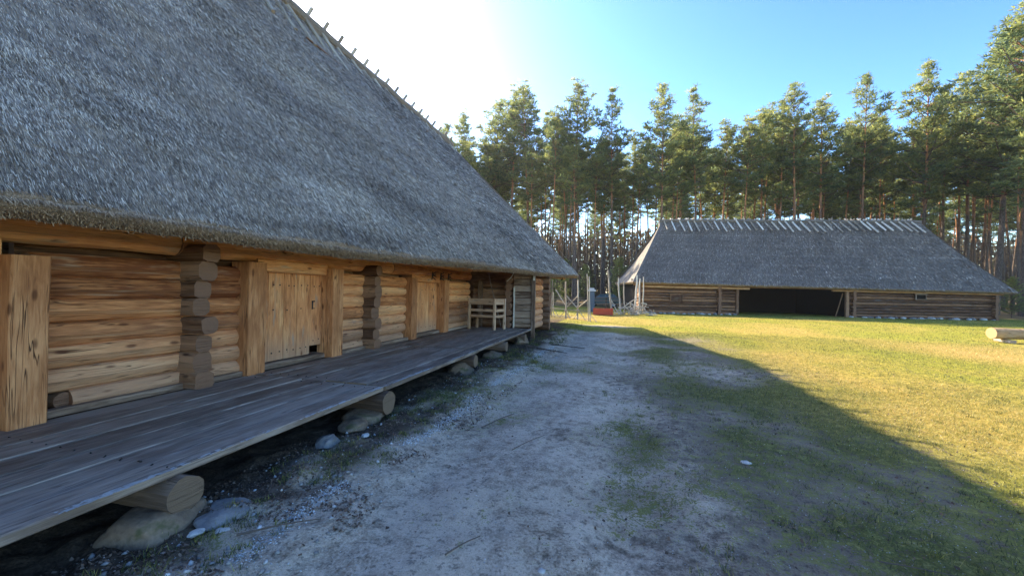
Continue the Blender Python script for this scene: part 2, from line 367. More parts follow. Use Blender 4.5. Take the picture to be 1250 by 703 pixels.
# ------------------------------------------------------------------ ground
def gh(x, y):
    """ground height"""
    x = np.asarray(x, float); y = np.asarray(y, float)
    h = (fbm(x*.35, y*.35, 3, 3)-.5)*.10+(fbm(x*1.7, y*1.7, 5, 4)-.5)*.05
    near = sstep(30, 8, np.hypot(x, y))
    h = h+near*((fbm(x*7, y*7, 9, 3)-.5)*.022+(fbm(x*22, y*22, 19, 2)-.5)*.010)
    rub = sstep(-1.9, -2.6, x)*sstep(-4.2, -3.2, x)*sstep(20, 14, y)
    h = h+rub*((fbm(x*4.5, y*4.5, 31, 3)-.45)*.14)
    h = h-.05*sstep(-2.4, -3.1, x)*sstep(16, 12, y)
    h = h+.08*sstep(11, 16, y)*sstep(-1, -3, x)
    h = h-.035*np.exp(-((x+1.55)/.3)**2)*near-.03*np.exp(-((x-.1)/.35)**2)*near
    return h
def masks(x, y):
    n = fbm(x*.55+7, y*.55, 41, 4); n2 = fbm(x*1.6, y*1.6, 47, 4)
    pc = -1.0-.02*y                                   # centre of the worn track
    wid = .95+.03*y
    g = .1+.49*sstep(wid*.45, wid+1.1, np.abs(x-pc))*(x > pc)+.3*sstep(wid*.9, wid+.5, pc-x)
    g = g+(n-.5)*.95+(n2-.5)*.75
    g = g+.25*np.exp(-((x-.15)/.4)**2)*sstep(2.5, 4, y)*sstep(9, 5, y)
    lawn = np.maximum(sstep(2.2, 4.2, x), sstep(15.5, 18.5, y)); g = g*(1-lawn)+lawn*(.86+(n-.5)*.6)
    g = g-.55*np.exp(-(((x+.6)/1.8)**2+((y-19.5)/.7)**2))
    dry = .28+(fbm(x*.4, y*.25+3, 61, 4)-.5)*1.8+.1*lawn-.25*sstep(24, 30, y)
    rub = sstep(-2.05, -2.5, x)*sstep(22, 17, y)*sstep(.30, .55, fbm(x*1.4, y*1.4, 71, 3)+.22*sstep(-2.5, -3., x))
    rub = np.maximum(rub, sstep(-2.9, -3.2, x)*sstep(30, 20, y))
    fo = sstep(40, 46, y+.0*x)*1.0
    fo = np.maximum(fo, sstep(30, 33, x)); fo = np.maximum(fo, sstep(.6, .75, fbm(x*.2, y*.2, 81, 3))*sstep(36, 41, y))
    return np.clip(g, 0, 1), np.clip(dry, 0, 1), np.clip(rub, 0, 1), np.clip(fo, 0, 1)
def axis(lo, hi, d0, a, b, g=1.09):
    xs = [a]
    while xs[-1] < b: xs.append(xs[-1]+d0)
    d = d0
    while xs[-1] < hi: d *= g; xs.append(xs[-1]+d)
    ys = []; d = d0; q = a
    while q > lo: d *= g; q -= d; ys.append(q)
    return np.array(ys[::-1]+xs)
gx = axis(-900, 900, .055, -5.6, 7); gy = axis(-300, 1500, .055, .8, 12)
X, Y = np.meshgrid(gx, gy, indexing='ij'); Z = gh(X, Y)
g_, d_, r_, f_ = masks(X, Y)
G = np.stack([g_, d_, r_, f_], -1).reshape(-1, 4)
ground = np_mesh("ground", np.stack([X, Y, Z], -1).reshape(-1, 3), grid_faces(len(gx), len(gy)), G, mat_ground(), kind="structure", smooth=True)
tl = ground.data.attributes.new("lawn", 'FLOAT', 'POINT'); tl.data.foreach_set("value", np.maximum(sstep(1.8, 4.6, X+1.2*(fbm(X*.8, Y*.8, 151, 3)-.5)), sstep(15.5, 18.5, Y)).ravel().astype(np.float32))  # lawn mask, its edge following the edge of the roof's shadow
ta = ground.data.attributes.new("track", 'FLOAT', 'POINT')
_pc = -1.0-.02*Y; _tk = np.exp(-((X-_pc)/(1.25+.02*Y))**2)*.6+.35*sstep(3.2, .8, X)+1.5*(fbm(X*.9, Y*.9, 131, 4)-.47)*sstep(6, 1, X)
ta.data.foreach_set("value", np.clip(_tk, 0, 1).ravel().astype(np.float32))
def GZ(x, y): return float(gh(x, y))

# ---- grass blades (stuff)
def scatter_grass(n, xa, xb, ya, yb, h0, h1, w, dens, pw=1.):
    x = rng.uniform(xa, xb, n); y = ya+(yb-ya)*rng.random(n)**pw
    g, d, r, f = masks(x, y); lawn = np.maximum(sstep(2.2, 4.2, x), sstep(15.5, 18.5, y))
    pr = sstep(.35, .75, g+(fbm(x*9, y*9, 5, 2)-.5)*.7)*(1-.75*r)*(1-f)*(1-.35*(1-lawn))
    keep = rng.random(n) < pr*dens; x, y, d, lawn = x[keep], y[keep], d[keep], lawn[keep]; n = len(x)
    P = np.stack([x, y, gh(x, y)-.004], 1); az = rng.uniform(0, 6.283, n); hh = rng.uniform(h0, h1, n)*(.6+.8*fbm(x*2, y*2, 8, 2))
    lean = rng.uniform(.4, 1.5, n)
    D = np.stack([np.cos(az)*hh*lean, np.sin(az)*hh*lean, hh], 1); wz = az+1.57
    W = np.stack([np.cos(wz), np.sin(wz), 0*wz], 1)*(w*rng.uniform(.6, 1.3, n))[:, None]
    rn = np.clip(rng.normal(.2, .2, n)+d*.5+.12*lawn, 0, 1)
    return blades(P, D, W, rn, .15)
def join(parts):
    V = []; F = []; G = []; o = 0
    for v, f, g in parts: V.append(v); F.append(f+o); G.append(g); o += len(v)
    return np.concatenate(V), np.concatenate(F), np.concatenate(G)
gp = [scatter_grass(260000, -3.2, 6.5, 1.2, 9, .012, .042, .0021, .95, 1.25),
      scatter_grass(170000, -3.5, 13, 5.5, 18, .015, .045, .0036, .9),
      scatter_grass(160000, -12, 36, 14, 40, .015, .05, .009, .9)]
V, F, G = join(gp); np_mesh("grass", V, F, G, M_grass, kind="stuff")

# tufts by the boards edge
P = []; 
def tufts(n, xa, xb, ya, yb, hmax, nb):
    x = rng.uniform(xa, xb, n); y = rng.uniform(ya, yb, n); k = fbm(x*1.2, y*1.2, 90, 3) > .5
    x, y = np.repeat(x[k], nb), np.repeat(y[k], nb); m = len(x); x = x+rng.normal(0, .025, m); y = y+rng.normal(0, .025, m)
    az = rng.uniform(0, 6.283, m); hh = rng.uniform(.25, 1, m)*hmax; le = rng.uniform(.2, 1.1, m)
    P = np.stack([x, y, gh(x, y)-.005], 1); D = np.stack([np.cos(az)*hh*le, np.sin(az)*hh*le, hh], 1)
    W = np.stack([np.cos(az+1.57), np.sin(az+1.57), 0*az], 1)*.0028
    return blades(P, D, W, np.clip(rng.normal(.3, .22, m), 0, 1), .1)
V, F, G = join([tufts(420, -3.0, -2.0, 1.2, 9, .05, 26), tufts(500, -3.2, -1.8, 8, 19, .1, 22), tufts(520, -.3, 6, 1.8, 10, .05, 26)])
np_mesh("grass_tufts", V, F, G, M_grass, kind="stuff")

# dead leaves, chips and gravel (stuff)
def flakes(x, y, s0, s1, rn, lift=.004, pitchv=.5):
    n = len(x); az = rng.uniform(0, 6.283, n); s = rng.uniform(s0, s1, n)
    P = np.stack([x, y, gh(x, y)+lift], 1); t = rng.normal(0, pitchv, n); t2 = rng.normal(0, pitchv, n)
    D = np.stack([np.cos(az), np.sin(az), t], 1)*s[:, None]; W = np.stack([-np.sin(az), np.cos(az), t2], 1)*(s*.4)[:, None]
    return blades(P-D*.5, D, W, rn, .7)
x = rng.uniform(-3.2, -1.7, 26000); y = 1.1+rng.random(26000)**1.5*14; k = fbm(x*2, y*2, 91, 3)+.25*sstep(-2.1, -2.6, x) > .55; x, y = x[k], y[k]
x2 = rng.uniform(-2, 8, 16000); y2 = 1.3+rng.random(16000)**1.3*16; k = (fbm(x2*1.5, y2*1.5, 95, 3)+rng.random(16000)*.3 > .62) & ((x2 > -.2) | (rng.random(16000) < .3)); x2, y2 = x2[k], y2[k]
xx = np.concatenate([x, x2]); yy = np.concatenate([y, y2])
V, F, G = flakes(xx, yy, .006, .024, np.clip(rng.beta(1.6, 2.6, len(xx)), 0, 1))
np_mesh("leaf_litter", V, F, G, M_litter, kind="stuff")
def pebbles(x, y, s0, s1, rn):
    """octahedral chips"""
    n = len(x); s = rng.uniform(s0, s1, n)**1.; c = np.stack([x, y, gh(x, y)+s*.15], 1)
    base = np.array([[1, 0, 0], [0, 1, 0], [-1, 0, 0], [0, -1, 0], [0, 0, .7], [0, 0, -.7]])
    V = c[:, None]+(base[None]+rng.normal(0, .22, (n, 6, 3)))*s[:, None, None]*.5
    f = np.array([[0, 1, 4], [1, 2, 4], [2, 3, 4], [3, 0, 4], [1, 0, 5], [2, 1, 5], [3, 2, 5], [0, 3, 5]])
    F = (f[None]+np.arange(n)[:, None, None]*6).reshape(-1, 3); G = np.zeros((n, 6, 4)); G[:, :, 2] = rn[:, None]
    return V.reshape(-1, 3), F, G.reshape(-1, 4)
m_ = 9000; y = 1.8+rng.random(m_)*10.5; x = -2.12+.02*(y-3)+rng.normal(0, .055, m_)+.05*np.sin(y*1.7); k = fbm(x*3, y*.9, 97, 3) > .47
a1 = pebbles(x[k], y[k], .004, .017, np.clip(rng.normal(.75, .2, k.sum()), 0, 1))
m_ = 24000; x = rng.uniform(-3.1, 4, m_); y = 1.2+rng.random(m_)**1.6*10
a2 = pebbles(x, y, .003, .010, np.clip(rng.normal(.42, .25, m_), 0, 1))
m_ = 500; x = rng.uniform(-3.1, -1.7, m_); y = 1.2+rng.random(m_)**1.5*9
a3 = pebbles(x, y, .015, .045, np.clip(rng.normal(.45, .2, m_), 0, 1))
V, F, G = join([a1, a2, a3]); np_mesh("gravel", V, F, G, M_gravel, kind="stuff")

# ------------------------------------------------------------------ stones
def rock_mesh(name, dims, seed, mat, sub=4, rough=.18):
    import bmesh
    bm = bmesh.new(); bmesh.ops.create_icosphere(bm, subdivisions=sub, radius=1)
    r = random.Random(seed); ax = [(Vector((r.gauss(0, 1), r.gauss(0, 1), r.gauss(0, 1))).normalized(), r.uniform(.62, .95)) for _ in range(9)]
    from mathutils import noise as mn
    for v in bm.verts:
        p = v.co.copy()
        for a, d in ax:
            q = p.dot(a)
            if q > d: p -= a*(q-d)*.8
        nz = mn.noise(p*1.6+Vector((seed*3.1, 0, 0)))*rough+mn.noise(p*5+Vector((seed, 5, 0)))*rough*.25
        v.co = Vector((p.x*dims[0], p.y*dims[1], p.z*dims[2]))*(1+nz)
    me = bpy.data.meshes.new(name); bm.to_mesh(me); bm.free()
    me.polygons.foreach_set("use_smooth", [True]*len(me.polygons)); me.materials.append(mat); return me
def stone(loc, dims, seed, mat, label, group=None, rz=0, name="stone"):
    o = bpy.data.objects.new(name, rock_mesh(name, dims, seed, mat, 4 if max(dims) > .1 else 3)); COL.objects.link(o); o.location = loc; o.rotation_euler = (0, 0, rz)
    return tag(o, label, "stone", group)

# ------------------------------------------------------------------ the long log building
LB = thing("log_building", (-5.2, 10, 0), "long log building with a huge steep thatched roof, filling the left side", "building")
WX = -5.2
COURSE = .222
def courses(mb, x, y0, y1, z0, z1, r=.119, axis='y', xs=0, rnd=None, seed=0, n=None):
    rr = random.Random(seed); z = z0+COURSE/2; k = 0
    while z < z1:
        q = r*rr.uniform(.95, 1.06); dx = rr.uniform(-.012, .012)
        if axis == 'y': mb.log((x-q+dx, y0, z), (x-q+dx, y1, z+rr.uniform(-.006, .006)), q, seg=14, wob=.007, sw=.03, rnd=None)
        else: mb.log((y0, x+q+dx, z), (y1, x+q+dx, z), q, seg=14, wob=.007, sw=.03)
        z += COURSE; k += 1
# wall bays between door openings (Y ranges)
def wallpart(y0, y1, z0, z1, seed, notch=None, mat=None):
    m = MB()
    if notch:   # the lowest log is cut short beside the post and shows its butt
        s, L = notch
        ya, yb = (y0+L, y1) if s < 0 else (y0, y1-L)
        m.log((WX-.122, ya, z0+.105), (WX-.122, yb, z0+.105), .118, seg=14); courses(m, WX, y0, y1, z0+COURSE, z1, seed=seed)
    else: courses(m, WX, y0, y1, z0, z1, seed=seed)
    return m.build("log_wall", mat or M_log, LB, smooth=False)
TOP = 1.97
wallpart(2.34, 3.66, .33, TOP, 1, notch=(-1, .3))
wallpart(3.66, 4.46, .33, TOP, 2)
wallpart(6.3, 7.3, .33, TOP, 3)
wallpart(7.3, 8.95, .33, TOP, 4, notch=(1, .16))
wallpart(10.95, 13.25, .33, TOP, 5, notch=(-1, .16))
wallpart(-8., 1.0, .33, TOP, 6)
m = MB()   # stub log behind the cat hole
m.log((WX-.42, 2.58, .455), (WX-.06, 2.6, .46), .08, seg=12)
m.build("log_stub", M_dlog, LB, smooth=False)
# wall plates: the two long top logs above the doors
m = MB()
segs = [(-8, 3.6), (3.62, 8.3), (8.32, 13.3)]
for a, b in segs: m.log((WX-.13, a, TOP+.14), (WX-.13, b, TOP+.14), .15, seg=14, wob=.01); m.log((WX-.1, a, TOP+.41), (WX-.1, b, TOP+.41), .15, seg=14, wob=.01)
m.build("wall_plate", M_log, LB)
# dark backing plane behind the logs (inner face of the wall) and the rear and inner walls
for a, b, z0, z1 in ((-8, 1.0, .1, 2.7), (2.34, 4.5, .1, 2.7), (6.3, 9., .1, 2.7), (10.95, 13.5, .1, 2.7)):
    m = MB(); m.board((WX-.33, a, (z0+z1)/2), (WX-.33, b, (z0+z1)/2), z1-z0, .08, up=(1, 0, 0), n=1); m.build("inner_wall", M_dlog, LB)
m = MB(); m.board((-12.2, -8, 1.3), (-12.2, 21, 1.3), 2.6, .1, up=(1, 0, 0), n=1)
m.build("inner_wall", M_dlog, LB)
# sill beam showing at the deck
for a, b in ((2.34, 4.44), (6.4, 8.95), (10.95, 13.1)):
    m = MB(); m.board((WX+.02, a, .375), (WX+.02, b, .375), .1, .07); m.build("sill_beam", M_grey, LB)
# cross log columns: stacked butt ends of the partition walls
def hewn(r):
    a0 = R(-.12, .12); k = []
    for i in range(12):
        a = 6.2832*i/12+a0; q = r*(abs(math.cos(a))**4.5+abs(math.sin(a))**4.5)**(-1/4.5)*R(.93, 1.05); k.append((q*math.cos(a)*.96, q*math.sin(a)))
    return k
def crosslogs(y, prot, seed, z1=2.15):
    rr = random.Random(seed); m = MB(); z = .33+.06; k = 0
    while z < z1:
        r = rr.uniform(.105, .14); p = prot+rr.uniform(-.07, .06)
        m.prism((WX-.3, y+rr.uniform(-.012, .012), z+.04), (WX+p, y+rr.uniform(-.012, .012), z+.05), hewn(r*.97), (0, 0, 1), 3, .004, .03)
        z += COURSE*rr.uniform(.96, 1.04); k += 1
    o = m.build("crossed_log_ends", M_dlog, LB); return o
crosslogs(3.72, .27, 11); crosslogs(7.3, .27, 12)
# ---- doors
def door_posts(spec):
    for (y0, y1, xf, zt, mat) in spec:
        m = MB(); m.board((xf-.17, (y0+y1)/2, .34), (xf-.17, (y0+y1)/2, zt), .34, y1-y0, up=(0, 1, 0), ch=.012, wob=.006, n=6)
        m.build("door_post", mat, LB)
door_posts([(2.12, 2.37, -5.0, 1.84, M_post), (4.40, 4.69, -5.04, 1.95, M_post), (6.08, 6.36, -5.04, 1.95, M_post), (8.90, 9.16, -5.04, 1.9, M_post), (10.78, 11.1, -5.04, 1.9, M_post), (.75, 1.0, -5., 1.84, M_post)])
def lintel(y0, y1, z):
    m = MB(); m.board((WX-.14, y0, z), (WX-.14, y1, z), .3, .2, ch=.02, wob=.006, n=6); m.build("lintel", M_log, LB)
lintel(4.66, 6.1, 1.93); lintel(9.14, 10.8, 1.90); lintel(.98, 2.14, 1.9)
def threshold(y0, y1):
    m = MB(); m.board((WX-.15, y0, .38), (WX-.15, y1, .38), .3, .1, ch=.02, n=5, wob=.005); m.build("threshold", M_grey, LB)
threshold(4.66, 6.1); threshold(9.14, 10.8); threshold(.98, 2.14)
def door(y0, y1, z0, z1, xf, nb, seed, hole=False, label=None):
    rr = random.Random(seed); m = MB(); w = (y1-y0)/nb; cuts = [y0+w*i+(rr.uniform(-.03, .03) if 0 < i < nb else 0) for i in range(nb+1)]
    for i in range(nb):
        zb = z0+(.14 if hole and i == nb-1 else 0)
        yc = (cuts[i]+cuts[i+1])/2
        m.board((xf-.02+rr.uniform(-.003, .003), yc, zb), (xf-.02, yc, z1), .04, cuts[i+1]-cuts[i]-.006, up=(0, 1, 0), ch=.003, n=3, rnd=rr.random()*.5+.3)
    d = m.build("door", M_door, LB)
    if label: d["label"] = label
    q = MB(); rows = [z0+.13, (z0+z1)/2+.1, z1-.2]
    for i in range(nb):
        for zi, z in enumerate(rows):
            if nb < 3 and rr.random() < .5: continue
            for s in (.28, .72):
                if zi == 1 and s > .5: continue
                y = cuts[i]+(cuts[i+1]-cuts[i])*(s+rr.uniform(-.06, .06)); zz = z+rr.uniform(-.01, .01); 
                if hole and i == nb-1 and zi == 0: zz += .1
                q.log((xf-.003, y, zz), (xf+.006, y, zz), .0115, n=1, seg=8, wob=0, sw=0)
    q.build("nails", M_iron, d)
    return d
dA = door(4.69, 6.09, .44, 1.83, -5.3, 5, 3, hole=True)
q = MB(); q.board((-5.3, 5.87, 1.22), (-5.3, 5.87, 1.36), .012, .035, up=(0, 1, 0), n=1); q.board((-5.29, 5.85, 1.36), (-5.29, 5.91, 1.36), .02, .02, n=1); q.build("keyhole_plate", M_iron, dA)
dB = door(9.16, 10.79, .44, 1.80, -5.3, 3, 5)
q = MB(); q.board((-5.3, 10.55, 1.35), (-5.3, 10.55, 1.45), .014, .04, up=(0, 1, 0), n=1); q.build("latch", M_iron, dB)
dC = door(1.0, 2.13, .44, 1.80, -5.3, 4, 8)
# dark fill behind door A's hole
# three twig-like hooks over the far door
m = MB()
for k in range(3):
    y = 9.95+k*.52; z = 1.99; x = -5.04
    m.log((x, y, z-.1), (x+.01, y+.02, z+.11), .016, n=2, seg=6)
    for dz in (-.03, .04):
        m.log((x, y, z+dz), (x+.03, y+.16, z+dz+.07), .014, n=2, seg=6); m.log((x, y, z+dz), (x+.03, y+.16, z+dz-.07), .012, n=2, seg=6)
    o = m.build("carved_hook", M_iron, LB); m = MB()
# ---- end room: front wall across the end of the deck, side wall, corner logs, beam
m = MB(); rr = random.Random(5); z = .36+COURSE/2
while z < 2.0:
    m.log((-5.2, 13.62, z), (-3.7, 13.62, z), .118, seg=14, wob=.008); z += COURSE
m.build("end_wall", M_dlog, LB)
m = MB(); m.board((-4.9, 13.46, .34), (-4.9, 13.44, 1.95), .16, .1, up=(0, 1, 0), n=4, wob=.008); m.build("door_jamb", M_grey, LB)
m = MB(); z = .42
while z < 2.1:
    r = R(.1, .125); m.log((-3.77+R(-.02, .02), 13.12+R(-.03, .03), z), (-3.77+R(-.02, .02), 13.9, z), r, n=3, seg=9, sw=.05); z += COURSE
m.build("crossed_log_ends", M_dlog, LB)
m = MB(); z = .36; hs = [.12, .2, .24, .22, .23, .22, .22, .22, .22]
for h in hs:
    if z+h > 2.28: break
    m.board((-3.62, 13.36+R(-.01, .01), z+h/2), (-2.98, 13.36+R(-.01, .01), z+h/2), .08, h-.012, up=(0, 0, 1), n=3, wob=.004, ch=.02); z += h
m.build("end_boarding", M_grey, LB)
m = MB(); m.board((-3.60, 13.28, .34), (-3.60, 13.3, 1.75), .05, .05, up=(0, 1, 0), n=4, wob=.012); m.build("board_batten", M_pale, LB)
m = MB(); m.board((-2.93, 13.32, .0), (-2.93, 13.32, 2.3), .13, .12, up=(0, 1, 0), n=5, wob=.006); m.build("corner_post", M_grey, LB)
m = MB(); m.board((-2.9, 13.25, 1.98), (-2.9, 13.25, 2.16), .07, .02, up=(0, 1, 0), n=1, wob=0); m.build("post_tag", M_pale, LB)
m = MB(); z = .3+COURSE/2; xw = -2.92; k = 0
while z < 2.15:
    m.log((xw-.1, 13.4, z), (xw-.1, 14.95, z), .118, seg=14, wob=.006); z += COURSE
m.build("side_wall", M_log, LB)
m = MB(); z = .25
while z < 2.25:
    m.log((-3.6, 15.35, z), (-2.72+R(-.03, .03), 15.35, z), .125, seg=12, sw=.04, flat=R(.95, 1.15)); m.log((-3.6, 15.6, z+.1), (-2.74+R(-.03, .03), 15.6, z+.1), .12, seg=12, sw=.04); z += COURSE
m.build("crossed_log_ends", M_dlog, LB)
m = MB(); m.board((-3.02, 13.3, 2.26), (-3.02, 21.2, 2.4), .2, .24, n=12, wob=.012, ch=.03); m.build("eave_beam", M_eave, LB)
m = MB(); m.log((-2.95, 19.9, 2.2), (-2.92, 19.9, 2.32), .04, n=1); m.build("beam_peg", M_iron, LB)
# end wall of the building beyond (closes the volume)
m = MB(); m.board((-12, 15.9, 1.2), (-3.1, 15.9, 1.2), 2.4, .12, up=(0, 1, 0), n=1); m.build("gable_wall", M_dlog, LB); m = MB(); m.board((-12, -8.2, 1.2), (-5.2, -8.2, 1.2), 2.4, .12, up=(0, 1, 0), n=1); m.build("gable_wall", M_dlog, LB)
# leaning stick against the end wall and a thin hanging rod
m = MB(); m.log((-4.05, 13.2, .36), (-4.45, 13.0, 2.15), .014, n=8, seg=6, wob=.02); 
def single(mb, name, mat, origin, label, cat, group=None, smooth=False):
    o = mb.build(name, mat, None, smooth=smooth, origin=origin); return tag(o, label, cat, group)
single(m, "wooden_stick", M_deck, (-4.05, 13.2, .36), "thin dark stick leaning against the end wall behind the bench", "stick")
m = MB(); m.log((-3.78, 12.95, 1.93), (-3.52, 12.9, 2.22), .016, n=6, seg=6, wob=.01, bend=-.03); m.build("bent_peg", M_pale, LB)

# ---- thatched roof of the long building
YE = np.array([-9, 0, 2.9, 5.5, 8.5, 11, 13.2, 16, 19, 21.8]); XE = np.array([-4.2, -4.2, -4.2, -4.02, -3.5, -3.0, -2.68, -2.55, -2.47, -2.4]); ZE = np.array([2.07, 2.06, 2.11, 2.08, 2.15, 2.16, 2.16, 2.22, 2.33, 2.44])
RX, RZ, RY1, RY0 = -8.5, 8.95, 18.7, -9.5
def ev(y):
    xs = np.interp(y, YE, XE); zs = np.interp(y, YE, ZE)
    return xs, zs
_ys = np.linspace(-9, 21.8, 200); _xe, _ze = ev(_ys); kk = np.hanning(25); kk /= kk.sum()
_xe = np.convolve(np.pad(_xe, 12, 'edge'), kk, 'valid'); _ze = np.convolve(np.pad(_ze, 12, 'edge'), kk, 'valid')
def evs(y): return np.interp(y, _ys, _xe), np.interp(y, _ys, _ze)
THK = .2   # thickness of the visible cut at the eave
def roofpt(a, t):
    """front slope; a = 0..1 along, t = 0 eave .. 1 ridge"""
    ye = -9+30.8*a; yr = RY0+(RY1-RY0)*a
    xe, ze = evs(ye); ze = ze+THK+.04*(fbm(ye*1.3, 0*ye, 7, 3)-.5); xe = xe+.13+.05*(fbm(ye*1.6, 0*ye+4, 9, 3)-.5)
    y = ye+(yr-ye)*t; x = xe+(RX-xe)*t; z = ze+(RZ-ze)*t
    sl = (RZ-ze)/(xe-RX); nn = np.sqrt(1+sl*sl); nx, nz = sl/nn, 1/nn
    sag = -.10*np.sin(np.pi*np.clip(t, 0, 1))+.07*np.exp(-t*18)*-1
    bumpv = (fbm(y*.8, t*6, 11, 3)-.5)*.10+(fbm(y*5, t*40, 13, 3)-.5)*.035
    hip = np.exp(-((1-a)/.012)**1)*.0
    o = sag+bumpv
    return x+nx*o, y, z+nz*o, nx, nz
na, ntt = 420, 90
A, T = np.meshgrid(np.linspace(0, 1, na), np.linspace(0, 1, ntt)**1.1, indexing='ij')
x, y, z, nx, nz = roofpt(A, T)
Gr = np.stack([y, T*8.2, 0*y+.3, 0*y], -1).reshape(-1, 4)
V1 = np.stack([x, y, z], -1)
roof = np_mesh("thatched_roof", V1.reshape(-1, 3), grid_faces(na, ntt)[:, ::-1], Gr, M_thatch, smooth=True)
roof.parent = LB; roof.location = -LB.location
# hip end, back slope, underside, eave cut as sub-parts of the roof
def hip_grid(P0, P1, Rr, nu=60, nv=60):
    a = np.linspace(0, 1, nu)[:, None, None]; t = np.linspace(0, 1, nv)[None, :, None]
    e = P0+(P1-P0)*a; return e+(Rr-e)*t
xe1, ze1 = evs(np.array([21.8])); c1 = V1[-1, 0]; rid = V1[-1, -1]
cb = np.array([2*RX-c1[0], 21.8, c1[2]])
Hg = hip_grid(c1, cb, rid, 80, 50); 
Hg[:, 0, 1] -= 0
Gh = np.zeros((80, 50, 4)); Gh[..., 0] = np.linspace(0, 12, 80)[:, None]; Gh[..., 1] = np.linspace(0, 7, 50)[None]; Gh[..., 2] = .4
o = np_mesh("hip_thatch", Hg.reshape(-1, 3), grid_faces(80, 50)[:, ::-1], Gh.reshape(-1, 4), M_thatch); o.parent = roof
# back slope
Bk = V1[::6].copy(); Bk[..., 0] = 2*RX-Bk[..., 0]
nb_ = Bk.shape[0]; Gb = np.stack([Bk[..., 1], Bk[..., 2], 0*Bk[..., 0]+.6, 0*Bk[..., 0]], -1)
o = np_mesh("back_thatch", Bk.reshape(-1, 3), grid_faces(nb_, ntt), Gb.reshape(-1, 4), M_thatch); o.parent = roof
# eave cut: from the lower lip of the slope down-in to the soffit, then inner underside up to the ridge
lip = V1[:, 0]; ys_ = lip[:, 1]; xe, ze = evs(ys_)
jit = (fbm(ys_*9, 0*ys_, 21, 3)-.5)
mid = np.stack([xe+.12, ys_, ze+.06+.05*jit], 1); low = np.stack([xe-.12, ys_, ze-.02+.03*jit], 1); inn = np.stack([xe-.55, ys_, ze+.42], 1); und = np.stack([np.full_like(xe, RX), ys_*.97, np.full_like(xe, RZ-.4)], 1)
Ec = np.stack([lip, mid, low, inn, und], 1)
Ge = np.zeros((na, 5, 4)); Ge[..., 0] = ys_[:, None]; Ge[..., 1] = np.array([0, .15, .3, 1, 6])[None]; Ge[..., 2] = .5
o = np_mesh("eave_underside", Ec.reshape(-1, 3), grid_faces(na, 5), Ge.reshape(-1, 4), M_cutb); o.parent = roof
# hip eave underside
lipc = Hg[:, 0]; inner = lipc+np.array([0, -.6, .25]); inner[:, 0] = RX+(inner[:, 0]-RX)*.84; lo2 = lipc+np.array([0, -.1, -.2])
Ec = np.stack([lipc, lo2, inner, inner+np.array([0, -.3, .6])], 1); Ge = np.zeros((80, 4, 4)); Ge[..., 2] = .5
o = np_mesh("hip_underside", Ec.reshape(-1, 3), grid_faces(80, 4), Ge.reshape(-1, 4), M_cutb); o.parent = roof
# real reed stalks over the slope
def straws(n, ya, yb, ta, tb, L0, L1, w0, w1, pw=1., seed=0):
    yy = rng.uniform(ya, yb, n); t = ta+(tb-ta)*rng.random(n)**pw
    a = np.clip((yy+9)/30.8, 0, 1); x, y, z, nx, nz = roofpt(a, t)
    down = np.stack([nz, 0*nz, -nx], 1)
    L = rng.uniform(L0, L1, n); jy = rng.normal(0, .13, n); lift = rng.uniform(-.02, .2, n)
    nrm = np.stack([nx, 0*nx, nz], 1)
    D = down+np.stack([0*jy, jy, 0*jy], 1)+nrm*lift[:, None]; D *= (L/np.linalg.norm(D, axis=1))[:, None]
    side = np.stack([0*nx, 0*nx+1, 0*nx], 1)+nrm*rng.normal(0, .6, n)[:, None]; side *= (rng.uniform(w0, w1, n)/np.linalg.norm(side, axis=1))[:, None]
    P = np.stack([x, y, z], 1)+nrm*.004
    cl = fbm(yy*.7, t*5, 33, 4); co = fbm(yy*.35, t*34+.3*fbm(yy*2, t, 5, 2), 35, 2); rn = np.clip(rng.beta(1.6, 2.1, n)+(cl-.5)*.4+(co-.5)*.35, 0, 1)
    return blades(P, D, side, rn, .5)
sp = [straws(70000, .2, 8, 0, .22, .025, .07, .0013, .0034, 1.1), straws(75000, .2, 9, .12, .6, .03, .08, .0016, .004, 1.2), straws(70000, 5, 14, 0, 1, .035, .1, .0025, .006, 1.2),
      straws(40000, 1, 10, .5, 1, .04, .11, .0024, .005), straws(50000, 12, 21.4, 0, 1, .05, .15, .004, .009, 1.2)]
V, F, G = join(sp); o = np_mesh("reed_stalks", V, F, G, M_straw); o.parent = roof
# hanging stalks and butt ends at the eave cut
n = 60000; yy = .2+rng.random(n)**1.5*21; xe, ze = evs(yy); q = rng.random(n); jit = (fbm(yy*9, 0*yy, 21, 3)-.5)
P = np.stack([xe-.1+q*.24, yy, ze+.0+q*(THK*.55)+.03*jit], 1); L = rng.uniform(.015, .06, n)
D = np.stack([rng.uniform(.1, .9, n), rng.normal(0, .45, n), -rng.uniform(.35, 1, n)], 1)*L[:, None]
az = rng.uniform(0, 6.28, n); W = np.stack([np.cos(az)*.5, np.sin(az), 0*az], 1)*rng.uniform(.0015, .004, n)[:, None]*(1+yy*.1)[:, None]
V, F, G = blades(P, D, W, np.clip(rng.beta(2, 2.4, n), 0, 1), .6); o = np_mesh("eave_fringe", V, F, G, M_cut); o.parent = roof
